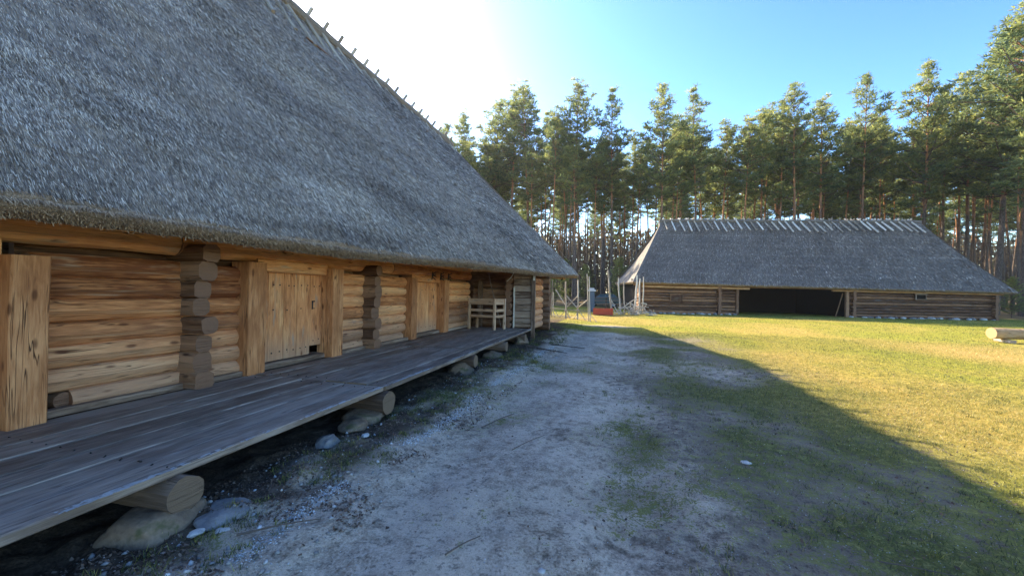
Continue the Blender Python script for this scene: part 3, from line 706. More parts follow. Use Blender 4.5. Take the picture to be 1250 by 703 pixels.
# ridge: crossed sticks, cap band and lower binding poles
for k in range(26):
    y = 4.5+k*.62
    if y > 18.5: break
    m = MB(); dz = R(-.05, .05)
    m.log((RX-.2, y, RZ+.29+dz), (RX+.95, y+.04, RZ-1.26), .05, n=4, seg=7, wob=.01)
    m.log((RX+.22, y+.1, RZ+.3), (RX-.95, y+.05, RZ-1.26), .05, n=4, seg=7, wob=.01)
    m.build("crossed_ridge_poles", M_pale, roof)
for (zz, off) in ((-.0, .0), ):
    m = MB(); m.log((RX, -9, RZ+.0), (RX, 18.6, RZ+.0), .16, n=60, seg=10, wob=.02, sw=.1); m.build("ridge_roll", M_thatch, roof)
for k in range(8):
    m = MB(); y = 8+k*1.25; m.log((RX+.93, y, RZ-1.2), (RX+.95, y+1.7, RZ-1.22), .022, n=6, seg=6, wob=.02); m.build("binding_pole", M_dlog, roof)

# ------------------------------------------------------------------ boardwalk
DK = thing("boardwalk", (-4.1, 7, 0), "long low weathered plank deck along the front of the log building", "deck")
edges = [-5.1, -4.82, -4.52, -4.2, -3.86, -3.52, -3.2, -2.93]
for si, (ya, yb) in enumerate(((-6, 4.5), (4.53, 7.95), (7.98, 13.1))):
    for i in range(len(edges)-1):
        m = MB(); jx = 0 if i else 0; a, b = edges[i], edges[i+1]
        if i == len(edges)-2: b += [0, .02, -.01][si]
        e0 = ya+R(-.0, .0)+(0 if i > 4 else (R(-.6, .6) if si else 0)); e1 = yb+(0 if i > 4 else 0)
        zt = .35+(R(-.008, .008) if i < 6 else 0)
        if i <= 4 and si: e0 = ya
        m.board(((a+b)/2, e0, zt-.03), ((a+b)/2, e1, zt-.03), b-a-.016, .06, ch=.008, n=int((yb-ya)/.3), wob=.004 if i < 6 else .0008, rnd=R(.2, .8))
        m.build("plank", M_deck, DK)
def mat_flake():
    return M_pale
m = MB(); y = .9      # frayed pale edge of the outer plank
o = None
n = 2600; yy = .8+rng.random(n)**1.3*12.2; P = np.stack([-2.925+rng.uniform(-.055, .004, n)*rng.random(n), yy, .3518+rng.uniform(0, .0012, n)], 1); k = fbm(yy*3, 0*yy, 55, 3)+rng.random(n)*.25 > .62; P = P[k]; n = len(P)
D = np.stack([rng.normal(0, .15, n), 0*P[:, 0]+1, 0*P[:, 0]], 1)*rng.uniform(.01, .06, n)[:, None]; W = np.stack([0*P[:, 0]+1, 0*P[:, 0], 0*P[:, 0]], 1)*rng.uniform(.002, .013, n)[:, None]
V, F, G = blades(P, D, W, rng.random(n), .4); o = np_mesh("frayed_edge", V, F, G, M_stonew); o.parent = DK; o.location = -DK.location
m = MB()
for y in (2.02, 4.38, 4.66, 7.7, 9.9, 12.0):
    for a, b in zip(edges, edges[1:]):
        for q in (.25, .75): m.log((a+(b-a)*q, y+R(-.03, .03), .345), (a+(b-a)*q, y, .3565), .0055, n=1, seg=6, wob=0, sw=0)
m.build("nails", M_iron, DK)
# support logs + the stones under them
sup = [2.02, 4.5, 7.65, 9.9, 12.0]
for i, y in enumerate(sup):
    z = GZ(-3.1, y); r = (.29-(z+.08))/2 if i == 1 else .125
    m = MB(); m.log((-5.1, y, .29-r), (-2.86, y+R(-.03, .03), .29-r), r, seg=16, wob=.005, sw=.04); m.build("bearer_log", M_bearer, DK)
stone((-3.02, 1.98, -.035), (.25, .34, .15), 3, M_stoneb, "large brown boulder under the nearest deck log", rz=.2, name="boulder")
stone((-3.12, 4.35, -.02), (.25, .26, .12), 8, M_stoneb, "brown boulder under the second deck log", name="boulder")
stone((-3.1, 7.5, -.03), (.3, .32, .17), 12, M_stoneb, "rounded boulder beneath the deck joint at its third log", name="boulder")
stone((-3.05, 9.3, -.02), (.26, .34, .16), 14, M_stoneb, "mossy boulder under the deck, before the fourth log", name="boulder")
stone((-3.05, 12.1, .02), (.26, .4, .2), 15, M_stoneb, "boulder under the far end of the deck", name="boulder")
stone((-2.72, 2.22, -.015), (.16, .23, .055), 21, M_stone, "flat grey stone on the ground beside the nearest boulder", rz=.5)
stone((-2.93, 3.5, .0), (.12, .15, .07), 23, M_stone, "small grey stone near the deck between the first two logs")
stone((-3.0, 4.0, .0), (.16, .2, .07), 24, M_stoneb, "brown half-buried stone before the second deck log")
stone((-2.62, 6.6, .0), (.1, .12, .05), 25, M_stoneb, "small brown stone in the rubble before the deck joint")
stone((-2.64, 1.96, .0), (.045, .05, .02), 26, M_stonew, "small whitish stone in dead leaves, nearest the deck corner")
stone((-2.5, 2.02, .0), (.05, .042, .02), 27, M_stonew, "small pale stone beside the flat grey stone")
stone((-2.66, 3.75, .01), (.04, .05, .025), 28, M_stonew, "little pale stone beyond the small grey stone by the deck")
stone((1.15, 4.24, GZ(1.15, 4.24)+.004), (.05, .042, .012), 31, M_stonew, "round white flat stone lying in the thin shaded grass", name="stone")
stone((-.42, 2.25, GZ(-.42, 2.25)+.002), (.028, .024, .01), 32, M_stonew, "tiny bluish white stone at the bottom edge of the track")
stone((-1.55, 9.8, GZ(-1.55, 9.8)+.004), (.05, .05, .012), 33, M_stonew, "pale flat stone in the middle of the track", name="stone")
# branches on the path
for i, (p0, p1, r, lb) in enumerate([((-2.3, 10.9), (-1.35, 10.3), .02, "dark fallen branch, nearer of the two across the track"), ((-2.0, 11.7), (-1.0, 11.4), .018, "thin fallen branch behind the nearer one on the track"),
        ((-2.35, 2.0), (-1.95, 2.28), .007, "pale twig in the dirt beside the flat grey stone"), ((-1.0, 2.2), (-.86, 2.42), .006, "black twig on the bare track at the front"), ((-1.05, 3.9), (-.8, 4.35), .005, "crooked thin twig in the middle of the worn track"),
        ((-1.6, 4.5), (-1.35, 5.1), .008, "short dark stick on the track nearer the deck"), ((1.5, 2.9), (2.0, 2.85), .004, "straight pale straw stalk in shaded grass at the front right")]):
    m = MB(); a = Vector((*p0, GZ(*p0)+r+.008)); b = Vector((*p1, GZ(*p1)+r+.01)); m.log(a, b, r, n=8, seg=7, wob=r*1.5, taper=.5, bend=.01)
    if r > .015: c = a.lerp(b, .6); m.log(c, c+Vector((.25, .16, .02)), r*.6, n=4, seg=6, taper=.4, wob=.01)
    single(m, "twig" if r < .015 else "fallen_branch", M_twig, tuple(a), lb, "twig" if r < .015 else "branch")

# ------------------------------------------------------------------ settle-like bench
BN = thing("slatted_bench", (-4.4, 12.3, .352), "slatted wooden bench with high back and side, at the far end of the deck", "bench")
c0 = Vector((-4.86, 12.30, .352)); c1_ = Vector((-3.93, 12.12, .352)); sdv = (c1_-c0).normalized(); bk = Vector((-sdv.y, sdv.x, 0)); dep = .5
H = 1.0
def bpost(p, h=H): 
    m = MB(); m.board(p, p+Vector((0, 0, h)), .085, .07, up=sdv, ch=.006, n=2, wob=.001); m.build("leg", M_bench, BN)
bl, br = c0, c1_; fl_, fr_ = c0+bk*dep, c1_+bk*dep+sdv*.1
bpost(bl); bpost(br); bpost(fl_, .42); bpost(fr_); 
def bslat(a, b, z, h, nm, th=.03, off=0.):
    m = MB(); m.board(a+Vector((0, 0, z+off)), b+Vector((0, 0, z+off)), th, h, up=(0, 0, 1), n=2); m.build(nm, M_bench, BN)
for z, h in ((.90, .19), (.62, .09), (.43, .08)): bslat(bl, br, z, h, "back_slat")
for z, h in ((.90, .19), (.62, .09), (.43, .08)): bslat(br, fr_, z, h, "side_slat")
bslat(bl, fl_, .38, .07, "side_rail"); bslat(fl_, fr_, .38, .07, "front_rail")
m = MB()
for k in range(4): off = bk*(.07+k*.12); m.board(bl+off+Vector((0, 0, .42)), br+off+Vector((0, 0, .42)), .11, .025, n=2)
m.build("seat", M_bench, BN)

# ------------------------------------------------------------------ the far barn
ang = math.radians(11.17); U = Vector((math.cos(ang), math.sin(ang), 0)); VV = Vector((-U.y, U.x, 0)); A0 = Vector((.807, 33.763, 0))
BL, BW, BZR, HL, HR, INS, GB = 28.641, 7.9, 8.19, 3.378, 3.55, .57, -.05
def bp(s, t, z): return A0+U*s+VV*t+Vector((0, 0, z))
def bze(s): return 2.56-.36*(s/BL)
BA = thing("thatched_barn", tuple(bp(0, 0, 0)), "long low dark log barn with grey thatched roof and wide black opening", "barn")
def blogs(s0, s1, t, name="log_wall", z1=2.35, mat=M_barn):
    m = MB(); z = .17; k = 0
    while z < z1:
        q = R(.1, .125); m.log(bp(s0, t+.12, z), bp(s1, t+.12, z), q, n=max(4, int((s1-s0)/1.2)), seg=10, wob=.012, sw=.06, taper=R(.9, 1.1)); z += .235; k += 1
    return m.build(name, mat, BA)
blogs(.75, 6.8, INS); blogs(6.8, 8.4, INS); blogs(16.9, 27.6, INS)
# red-brown sill and eave boards
m = MB(); m.board(bp(.55, INS+.05, .1), bp(8.45, INS+.05, .08), .16, .2, n=8, wob=.01); m.build("sill_beam", M_barn, BA)
m = MB(); m.board(bp(16.9, INS+.05, .08), bp(27.7, INS+.05, .06), .16, .16, n=8, wob=.01); m.build("sill_beam", M_barn, BA)
m = MB(); m.board(bp(.2, INS-.02, 2.42), bp(28.2, INS-.02, 2.2), .22, .26, n=16, wob=.02, ch=.03); m.build("eave_beam", M_eave, BA)
m = MB(); m.board(bp(.5, INS-.14, 2.2), bp(9.3, INS-.14, 2.14), .14, .14, n=8, wob=.012); m.build("lower_plate", M_eave, BA); m = MB(); m.board(bp(15.6, INS-.14, 2.1), bp(28., INS-.14, 2.0), .14, .12, n=8, wob=.012); m.build("lower_plate", M_eave, BA)
def bcol(s, t0=-.22, t1=.6):
    m = MB(); z = .1
    while z < 2.3: m.log(bp(s+R(-.02, .02), INS+t0+R(-.04, .04), z), bp(s, INS+t1, z), R(.12, .15), n=2, seg=8, sw=.05); z += .235
    m.build("crossed_log_ends", M_dlog, BA)
bcol(.65); bcol(7.0); bcol(17.25); bcol(27.55)
for s in (8.42, 16.8):
    m = MB(); m.board(bp(s, INS-.02, 0), bp(s, INS-.02, 2.2), .2, .2, up=tuple(U), n=3); m.build("door_post", M_dlog, BA)
# inside: side walls of the drive-through, back wall with chinks, closed ceiling is the roof
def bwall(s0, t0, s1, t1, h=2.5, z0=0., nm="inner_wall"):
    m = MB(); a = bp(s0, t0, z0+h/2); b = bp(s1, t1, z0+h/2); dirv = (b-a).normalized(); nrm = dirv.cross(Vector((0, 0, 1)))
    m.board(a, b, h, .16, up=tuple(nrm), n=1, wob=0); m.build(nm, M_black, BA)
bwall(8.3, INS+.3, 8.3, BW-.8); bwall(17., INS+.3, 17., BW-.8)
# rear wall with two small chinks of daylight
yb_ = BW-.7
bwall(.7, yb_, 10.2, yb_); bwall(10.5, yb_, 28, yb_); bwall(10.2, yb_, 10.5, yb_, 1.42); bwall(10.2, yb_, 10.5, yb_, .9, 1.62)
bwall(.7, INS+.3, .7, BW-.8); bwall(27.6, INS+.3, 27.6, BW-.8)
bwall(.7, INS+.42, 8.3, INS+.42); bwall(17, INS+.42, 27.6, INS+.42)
# things in the opening: ladder-like rails and a leaning pole
m = MB(); m.log(bp(16.1, INS+.2, .0), bp(16.6, INS+.15, 1.9), .04, n=4, seg=7); single(m, "wooden_pole", M_dlog, tuple(bp(16.1, INS+.2, 0)), "dark pole leaning at the right side of the barn's black opening", "pole")
m = MB(); m.board(bp(.9, 0, .0)+VV*0, bp(1, 0, 0), .1, .1)
# hatch and vent
def frame(s, z, w, h, nm, mat, t=INS-.03):
    m = MB(); m.board(bp(s-w/2, t-.03, z), bp(s+w/2, t-.03, z), .05, h, n=1); o = m.build(nm, mat, BA)
    q = MB()
    for zz in (z-h/2, z+h/2): q.board(bp(s-w/2-.06, t-.07, zz), bp(s+w/2+.06, t-.07, zz), .05, .07, n=1)
    for ss in (s-w/2, s+w/2): q.board(bp(ss, t-.075, z-h/2), bp(ss, t-.075, z+h/2), .05, .07, up=tuple(U), n=1)
    q.build("frame", M_grey if nm != "hatch" else M_dlog, o)
frame(3.6, 1.32, .9, .62, "hatch", M_barn); frame(22.2, 1.72, .75, .4, "vent_window", M_black)
# roof of the barn
def slopegrid(e0, e1, r0, r1, nu, nv, seed, amp=.06, sag=.12, u0=0.):
    a = np.linspace(0, 1, nu)[:, None, None]; t = np.linspace(0, 1, nv)[None, :, None]
    e0, e1, r0, r1 = map(np.array, (e0, e1, r0, r1))
    P = (e0+(e1-e0)*a)*(1-t)+(r0+(r1-r0)*a)*t
    nrm = np.cross(e1-e0, r0-e0); nrm = nrm/np.linalg.norm(nrm); nrm = nrm if nrm[2] > 0 else -nrm
    L = np.linalg.norm(e1-e0); uu = (a*L)[..., 0]+0*t[..., 0]; ss = t[..., 0]*7+0*a[..., 0]
    edge = np.minimum(1, np.minimum(a, 1-a)*30)[..., 0]
    d = -sag*np.sin(np.pi*t[..., 0])*1.0+amp*(fbm(uu*.9, ss*.9, seed, 4)-.5)*2*np.sin(np.pi*np.clip(t[..., 0]*.96+.04, 0, 1))*edge
    P = P+nrm*d[..., None]
    G = np.stack([uu+u0, ss, 0*uu+.3, 0*uu], -1)
    return P, G
def slope(name, e0, e1, r0, r1, nu, nv, seed, par, mat=M_thatchb, **k):
    P, G = slopegrid(e0, e1, r0, r1, nu, nv, seed, **k)
    o = np_mesh(name, P.reshape(-1, 3), grid_faces(nu, nv), G.reshape(-1, 4), mat, smooth=True); o.parent = par
    o.location = -parent_loc(par); return o, P
FLc, FRc, BLc, BRc = bp(0, 0, bze(0)), bp(BL, 0, bze(BL)), bp(0, BW, bze(0)), bp(BL, BW, bze(BL))
RL, RR = bp(HL, BW/2, BZR), bp(BL-HR, BW/2, BZR)
GH = .14; gl = bp(HL+.0, BW/2, BZR)   # small gablet at the left end: hip starts below the ridge
broof, PF = slope("thatched_roof", FLc, FRc, RL, RR, 220, 60, 3, BA)
q = 45000; ia = rng.integers(2, 218, q); it = (rng.random(q)*58).astype(int); fr = rng.random((q, 2, 1)); p0 = PF[ia, it]; P = p0+(PF[ia+1, it]-p0)*fr[:, 0]+(PF[ia, it+1]-p0)*fr[:, 1]
dn = PF[ia, it]-PF[ia, it+1]; dn /= np.linalg.norm(dn, axis=1)[:, None]; al = np.array(tuple(U)); nr = np.cross(al, dn); nr *= np.sign(nr[:, 2:3])
D = (dn+nr*rng.uniform(0, .15, q)[:, None]+al*rng.normal(0, .12, q)[:, None])*rng.uniform(.06, .2, q)[:, None]; W = (al+nr*rng.normal(0, .5, q)[:, None])*rng.uniform(.008, .02, q)[:, None]
V, F, G = blades(P+nr*.01, D, W, np.clip(rng.beta(1.6, 5.5, q)+.25*(fbm(P[:, 0]*.8, P[:, 2]*1.2, 66, 3)-.5)+.12*(it % 9 == 0), 0, 1), .5); o = np_mesh("reed_stalks", V, F, G, M_straw); o.parent = broof; o.location = -parent_loc(broof)
slope("back_thatch", BRc, BLc, RR, RL, 60, 20, 5, broof)
hipL = bp(HL+.28, BW/2-.0, BZR-1.1)
o, _ = slope("hip_thatch", BLc, FLc, RL+Vector((0, 0, -.03)), RL+Vector((0, 0, -.03)), 40, 30, 7, broof, sag=.25)
o, _ = slope("hip_thatch", FRc, BRc, RR, RR, 40, 30, 8, broof)
m = MB(); m.log(RL-U*.25+Vector((0, 0, .02)), RR+U*.1+Vector((0, 0, .02)), .14, n=40, seg=8, wob=.03, sw=.1); m.build("ridge_roll", M_thatchb, broof)
# gablet cheek
m = MB(); a = RL-U*.25; m.add([a, a-VV*.62+Vector((0, 0, -1.05)), a+VV*.62+Vector((0, 0, -1.05)), RL+U*.1], [(0, 1, 2), (0, 2, 3), (0, 3, 1), (1, 3, 2)], [(0, 0, .3, 0)]*4); m.build("gablet", M_thatchb, broof)
# underside + eave cut
def rim(a, b, inw):
    a, b = Vector(a), Vector(b); n = 60; rows = []
    for i in range(n+1):
        p = a.lerp(b, i/n); j = .03*math.sin(i*1.7)+R(-.012, .012)
        rows.append([p, p+inw*.1+Vector((0, 0, -.16+j)), p+inw*.3+Vector((0, 0, -.16+j)), p+inw*.62+Vector((0, 0, .25))])
    P = np.array([[tuple(q) for q in r] for r in rows]); G = np.zeros((n+1, 4, 4)); G[..., 2] = .5
    o = np_mesh("eave_underside", P.reshape(-1, 3), grid_faces(n+1, 4), G.reshape(-1, 4), M_cutb); o.parent = broof
rim(FLc, FRc, VV); rim(BLc, FLc, U); rim(FRc, BRc, -U); rim(BRc, BLc, -VV)
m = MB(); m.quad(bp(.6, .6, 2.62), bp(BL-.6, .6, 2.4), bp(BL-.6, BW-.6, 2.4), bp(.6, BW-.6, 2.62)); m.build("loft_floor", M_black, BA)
# ridge poles: a pair laid across the ridge, parts of the roof
sl_ = (BZR-2.4)/(BW/2); k = 0; s = HL+.15
rr = random.Random(4)
while s < BL-HR-.1:
    m = MB(); L = rr.uniform(1.15, 1.45); ds = .16+.42*(s-HL)/22*1.0+rr.uniform(-.06, .06)
    for sg in (1, -1):
        top = bp(s-.03*sg, BW/2+sg*.14, BZR+.24+rr.uniform(-.05, .08)); bot = bp(s+ds, BW/2-sg*(L/math.hypot(1, sl_)+.08), BZR+.16-sl_*L/math.hypot(1, sl_)*1.02)
        m.log(top, bot, rr.uniform(.055, .075), n=4, seg=6, wob=.02)
    m.build("ridge_pole_pair", M_polew if rr.random() < .8 else M_pale, broof); s += rr.uniform(.5, .72)
# foundation stones of the barn, one by one
rk = [rock_mesh("foundation_stone", (.19, .15, .12), 50+i, M_stonew if i % 2 else M_stone, 2) for i in range(6)]
def fst(s, lab, i):
    o = bpy.data.objects.new("foundation_stone", rk[i % 6]); COL.objects.link(o); p = bp(s, INS-.18+R(-.08, .06), R(-.02, .05)); o.location = p; q = R(.7, 1.3); o.scale = (q*R(.8, 1.5), q, q); o.rotation_euler = (0, 0, R(0, 6)); tag(o, lab, "stone", "foundation stones of the barn")
i = 0; s = .8
while s < 8.3: fst(s, "pale fieldstone at the foot of the barn's left log wall", i); s += R(.25, .5); i += 1
s = 17.
while s < 27.5: fst(s, "pale fieldstone at the foot of the barn's right log wall", i); s += R(.3, .8); i += 1

# ------------------------------------------------------------------ hay racks, poles, trough, pillar, car, rail fence, timber
def rod(m, a, b, r=.03, mat=None): m.log(a, b, r, n=5, seg=7, wob=r*.6, taper=.8)
RK = thing("hay_drying_rack", (-3.0, 23.4, 0), "rustic drying rack of upright and crossed poles in the sunlit grass", "rack")
def part_rod(nm, a, b, r, par=RK, mat=M_pale): m = MB(); rod(m, Vector(a), Vector(b), r); m.build(nm, mat, par)
for (x, y, h, r) in ((-4.15, 24.1, 2.35, .035), (-4.05, 24.2, 1.6, .025), (-3.2, 23.5, 2.25, .055), (-2.46, 23.1, 2.32, .05)): part_rod("upright", (x, y, GZ(x, y)-.1), (x+R(-.04, .04), y, h), r)
for (x, y, h, r) in ((-1.86, 22.5, 2.65, .035), (-1.74, 22.4, 2.5, .03)): part_rod("upright", (x+.06, y, -.05), (x-.05, y, h), r)
for a, b in (((-4.3, 24.3, .62), (-1.8, 22.5, .55)), ((-4.2, 24.2, .2), (-1.7, 22.4, .12))): part_rod("rail", a, b, .022)
for a, b in (((-3.9, 24.0, 1.75), (-3.2, 23.6, .75)), ((-3.15, 23.4, 1.4), (-2.5, 23.2, .7)), ((-3.1, 23.4, .75), (-2.45, 23.1, 1.4)), ((-2.5, 23.0, .7), (-1.85, 22.5, 1.2)), ((-3.9, 24.1, .0), (-4.2, 24.1, .9)), ((-4.1, 24.1, .8), (-3.6, 23.8, 0.)), ((-3.2, 23.5, .7), (-2.9, 23.2, 0.)), ((-2.9, 23.5, .0), (-3.3, 23.3, .6)), ((-2.4, 23.1, .6), (-1.95, 22.7, 0.)), ((-3.6, 23.9, .05), (-3.2, 23.5, .65)), ((-1.8, 22.4, .5), (-1.3, 22.0, 0.)), ((-2.7, 23.2, 0), (-2.4, 23.1, .55))): part_rod("brace", a, b, .02 if max(a[2], b[2]) < 1 else .035)
# leaning poles by the barn corner
lp = [((-.72, 30.4, 0), (-1.05, 30.2, 3.3), .075, "tall pale pole leaning left beside the red trough"), ((-.1, 31.4, 0), (-.3, 31.5, 2.75), .06, "straight pole just right of the leaning pole, under the barn eave"), ((.22, 31.6, 0), (.05, 31.8, 2.5), .05, "thinner pole behind the straight pole at the barn corner"),
      ((.85, 31.6, 0), (1.08, 31.8, 3.0), .08, "thick pole, leftmost of three leaning on the barn corner"), ((1.25, 31.9, 0), (1.3, 32.1, 2.75), .06, "pole in the middle of three leaning on the barn corner"), ((1.5, 32.1, 0), (1.6, 32.5, 2.9), .05, "rightmost of three poles leaning on the barn corner"),
      ((-.2, 31.0, .0), (-1.0, 30.7, 1.4), .04, "short pole slanting across behind the leaning pole"), ((-.5, 30.4, .1), (.95, 31.3, 1.2), .045, "low pole propped slantwise between the pole groups")]
for a, b, r, lb in lp:
    m = MB(); rod(m, Vector(a), Vector(b), r); single(m, "wooden_pole", M_pale, a, lb, "pole")
m = MB()
for k in range(95):
    c = Vector((.9+random.gauss(0, .55), 31.2+R(-.4, .4), R(.0, 1.0)*R(.3, 1))); a_ = R(0, 6.28); L = R(.25, .8); d = Vector((math.cos(a_), math.sin(a_)*.5, R(-.5, .8)))*L*.5
    m.log(c-d+Vector((0, 0, .03)), c+d+Vector((0, 0, .03)), R(.012, .035), n=2, seg=6, wob=.02)
single(m, "brushwood_pile", M_pale, (.9, 31.2, 0), "tangled pile of pale cut branches at the barn's left corner", "wood pile")
TR = thing("red_trough", (-1.5, 28.8, 0), "low red painted wooden trough on the grass between the buildings", "trough")
tx0, tx1, ty, th_ = -1.98, -.62, 28.8, .46
for (a, b, w_, t_, upv) in (((tx0, ty, .27), (tx1, ty+.1, .27), .05, th_, (0, 0, 1)), ((tx0, ty+.55, .27), (tx1, ty+.65, .27), .05, th_, (0, 0, 1))):
    m = MB(); m.board(a, b, w_, t_, up=upv, n=2, ch=.01); m.build("side_board", M_red, TR)
for x_ in (tx0+.03, tx1-.03):
    m = MB(); m.board((x_, ty+.03, .27), (x_, ty+.6, .27), .05, th_, n=1); m.build("end_board", M_red, TR)
m = MB(); m.board((tx0, ty+.3, .1), (tx1, ty+.35, .1), .5, .04, n=1); m.build("bottom_board", M_red, TR)
for x_ in (tx0+.15, tx1-.15):
    m = MB(); m.board((x_, ty-.02, .02), (x_, ty+.6, .02), .1, .08, n=1); m.build("foot", M_deck, TR)
PL = thing("info_pillar", (-2.35, 32.5, 0), "blue-grey pillar with white cap behind the red trough", "pillar")
m = MB(); m.board((-2.35, 32.5, 0), (-2.35, 32.5, 1.75), .42, .3, up=(0, 1, 0), n=1, wob=0, ch=.02); m.build("post", M_blue, PL)
m = MB(); m.board((-2.35, 32.5, 1.72), (-2.35, 32.5, 1.84), .6, .45, up=(0, 1, 0), n=1, wob=0); m.board((-2.35, 32.5, 1.84), (-2.35, 32.5, 1.98), .36, .28, up=(0, 1, 0), n=1, wob=0); m.build("cap", M_white, PL)
# car far behind
def make_car():
    C = thing("parked_car", (-2.6, 46, 0), "small grey-green car parked at the forest edge beyond the trough", "car")
    x0, x1, yc, wd = -3.9, -.1, 46.0, 1.6
    prof = [(x0, .35), (x0, .75), (x0+.15, .9), (x0+.95, 1.0), (x0+1.5, 1.45), (x0+2.9, 1.48), (x0+3.5, 1.05), (x1, .95), (x1+.05, .4)]
    m = MB(); n = len(prof)
    for k_, (ya, s) in enumerate(((yc-wd/2, 1),)):
        V = [(p[0], yc-wd/2+(.12 if p[1] > 1.1 else 0), p[1]) for p in prof]+[(p[0], yc+wd/2-(.12 if p[1] > 1.1 else 0), p[1]) for p in prof]
        F = [tuple(range(n))[::-1], tuple(range(n, 2*n))]+[(i, (i+1) % n, (i+1) % n+n, i+n) for i in range(n)]
        m.add(V, F, [(0, 0, .5, 0)]*len(V))
    m.build("body", M_car, C)
    m = MB(); m.quad((x0+1.15, yc-.75, 1.06), (x0+2.05, yc-.75, 1.06), (x0+2.05, yc-.72, 1.38), (x0+1.55, yc-.72, 1.38)); m.quad((x0+2.15, yc-.75, 1.06), (x0+3.2, yc-.75, 1.06), (x0+2.85, yc-.72, 1.38), (x0+2.15, yc-.72, 1.38)); m.build("side_windows", M_glass, C)
    for x_ in (x0+.8, x1-.8):
        for yy_ in (yc-wd/2-.02, yc+wd/2-.16):
            m = MB(); m.log((x_, yy_, .31), (x_, yy_+.18, .31), .31, n=1, seg=18, wob=0, sw=0); wo = m.build("wheel", M_rub, C)
            m = MB(); m.log((x_, yy_-.01, .31), (x_, yy_+.02, .31), .18, n=1, seg=14, wob=0, sw=0); m.build("rim", M_white, wo)
make_car()
RF = thing("rail_fence", (-8, 42, 0), "low weathered rail fence along the forest edge beyond the racks", "fence")
for k in range(9):
    x = -13+k*1.9; m = MB(); m.log((x, 42+R(-.1, .1), -.1), (x, 42, 1.15), .06, n=2, seg=7); m.build("post", M_grey, RF)
for z in (.45, .8, 1.05):
    m = MB(); m.log((-13.2, 41.95, z), (2.3, 41.9, z+.04), .045, n=20, seg=7, wob=.04); m.build("rail", M_grey, RF)
# debarked timber on the right
TB = thing("timber_log", (13.5, 19.2, 0), "pale debarked tree trunk lying on bearers at the right edge", "log")
a = Vector((13.45, 19.35, .36)); b = Vector((18.9, 20.1, .36)); m = MB(); m.log(a-Vector((0, 0, .03)), b-Vector((0, 0, .03)), .205, n=24, seg=24, wob=.01, sw=.015); m.build("trunk", M_fresh, TB, smooth=False)
for t in (.08, .5, .9):
    c = a.lerp(b, t); m = MB(); m.board(c+Vector((-.05, -.42, -.29)), c+Vector((.05, .42, -.29)), .16, .11, n=1); m.build("bearer", M_pale, TB)

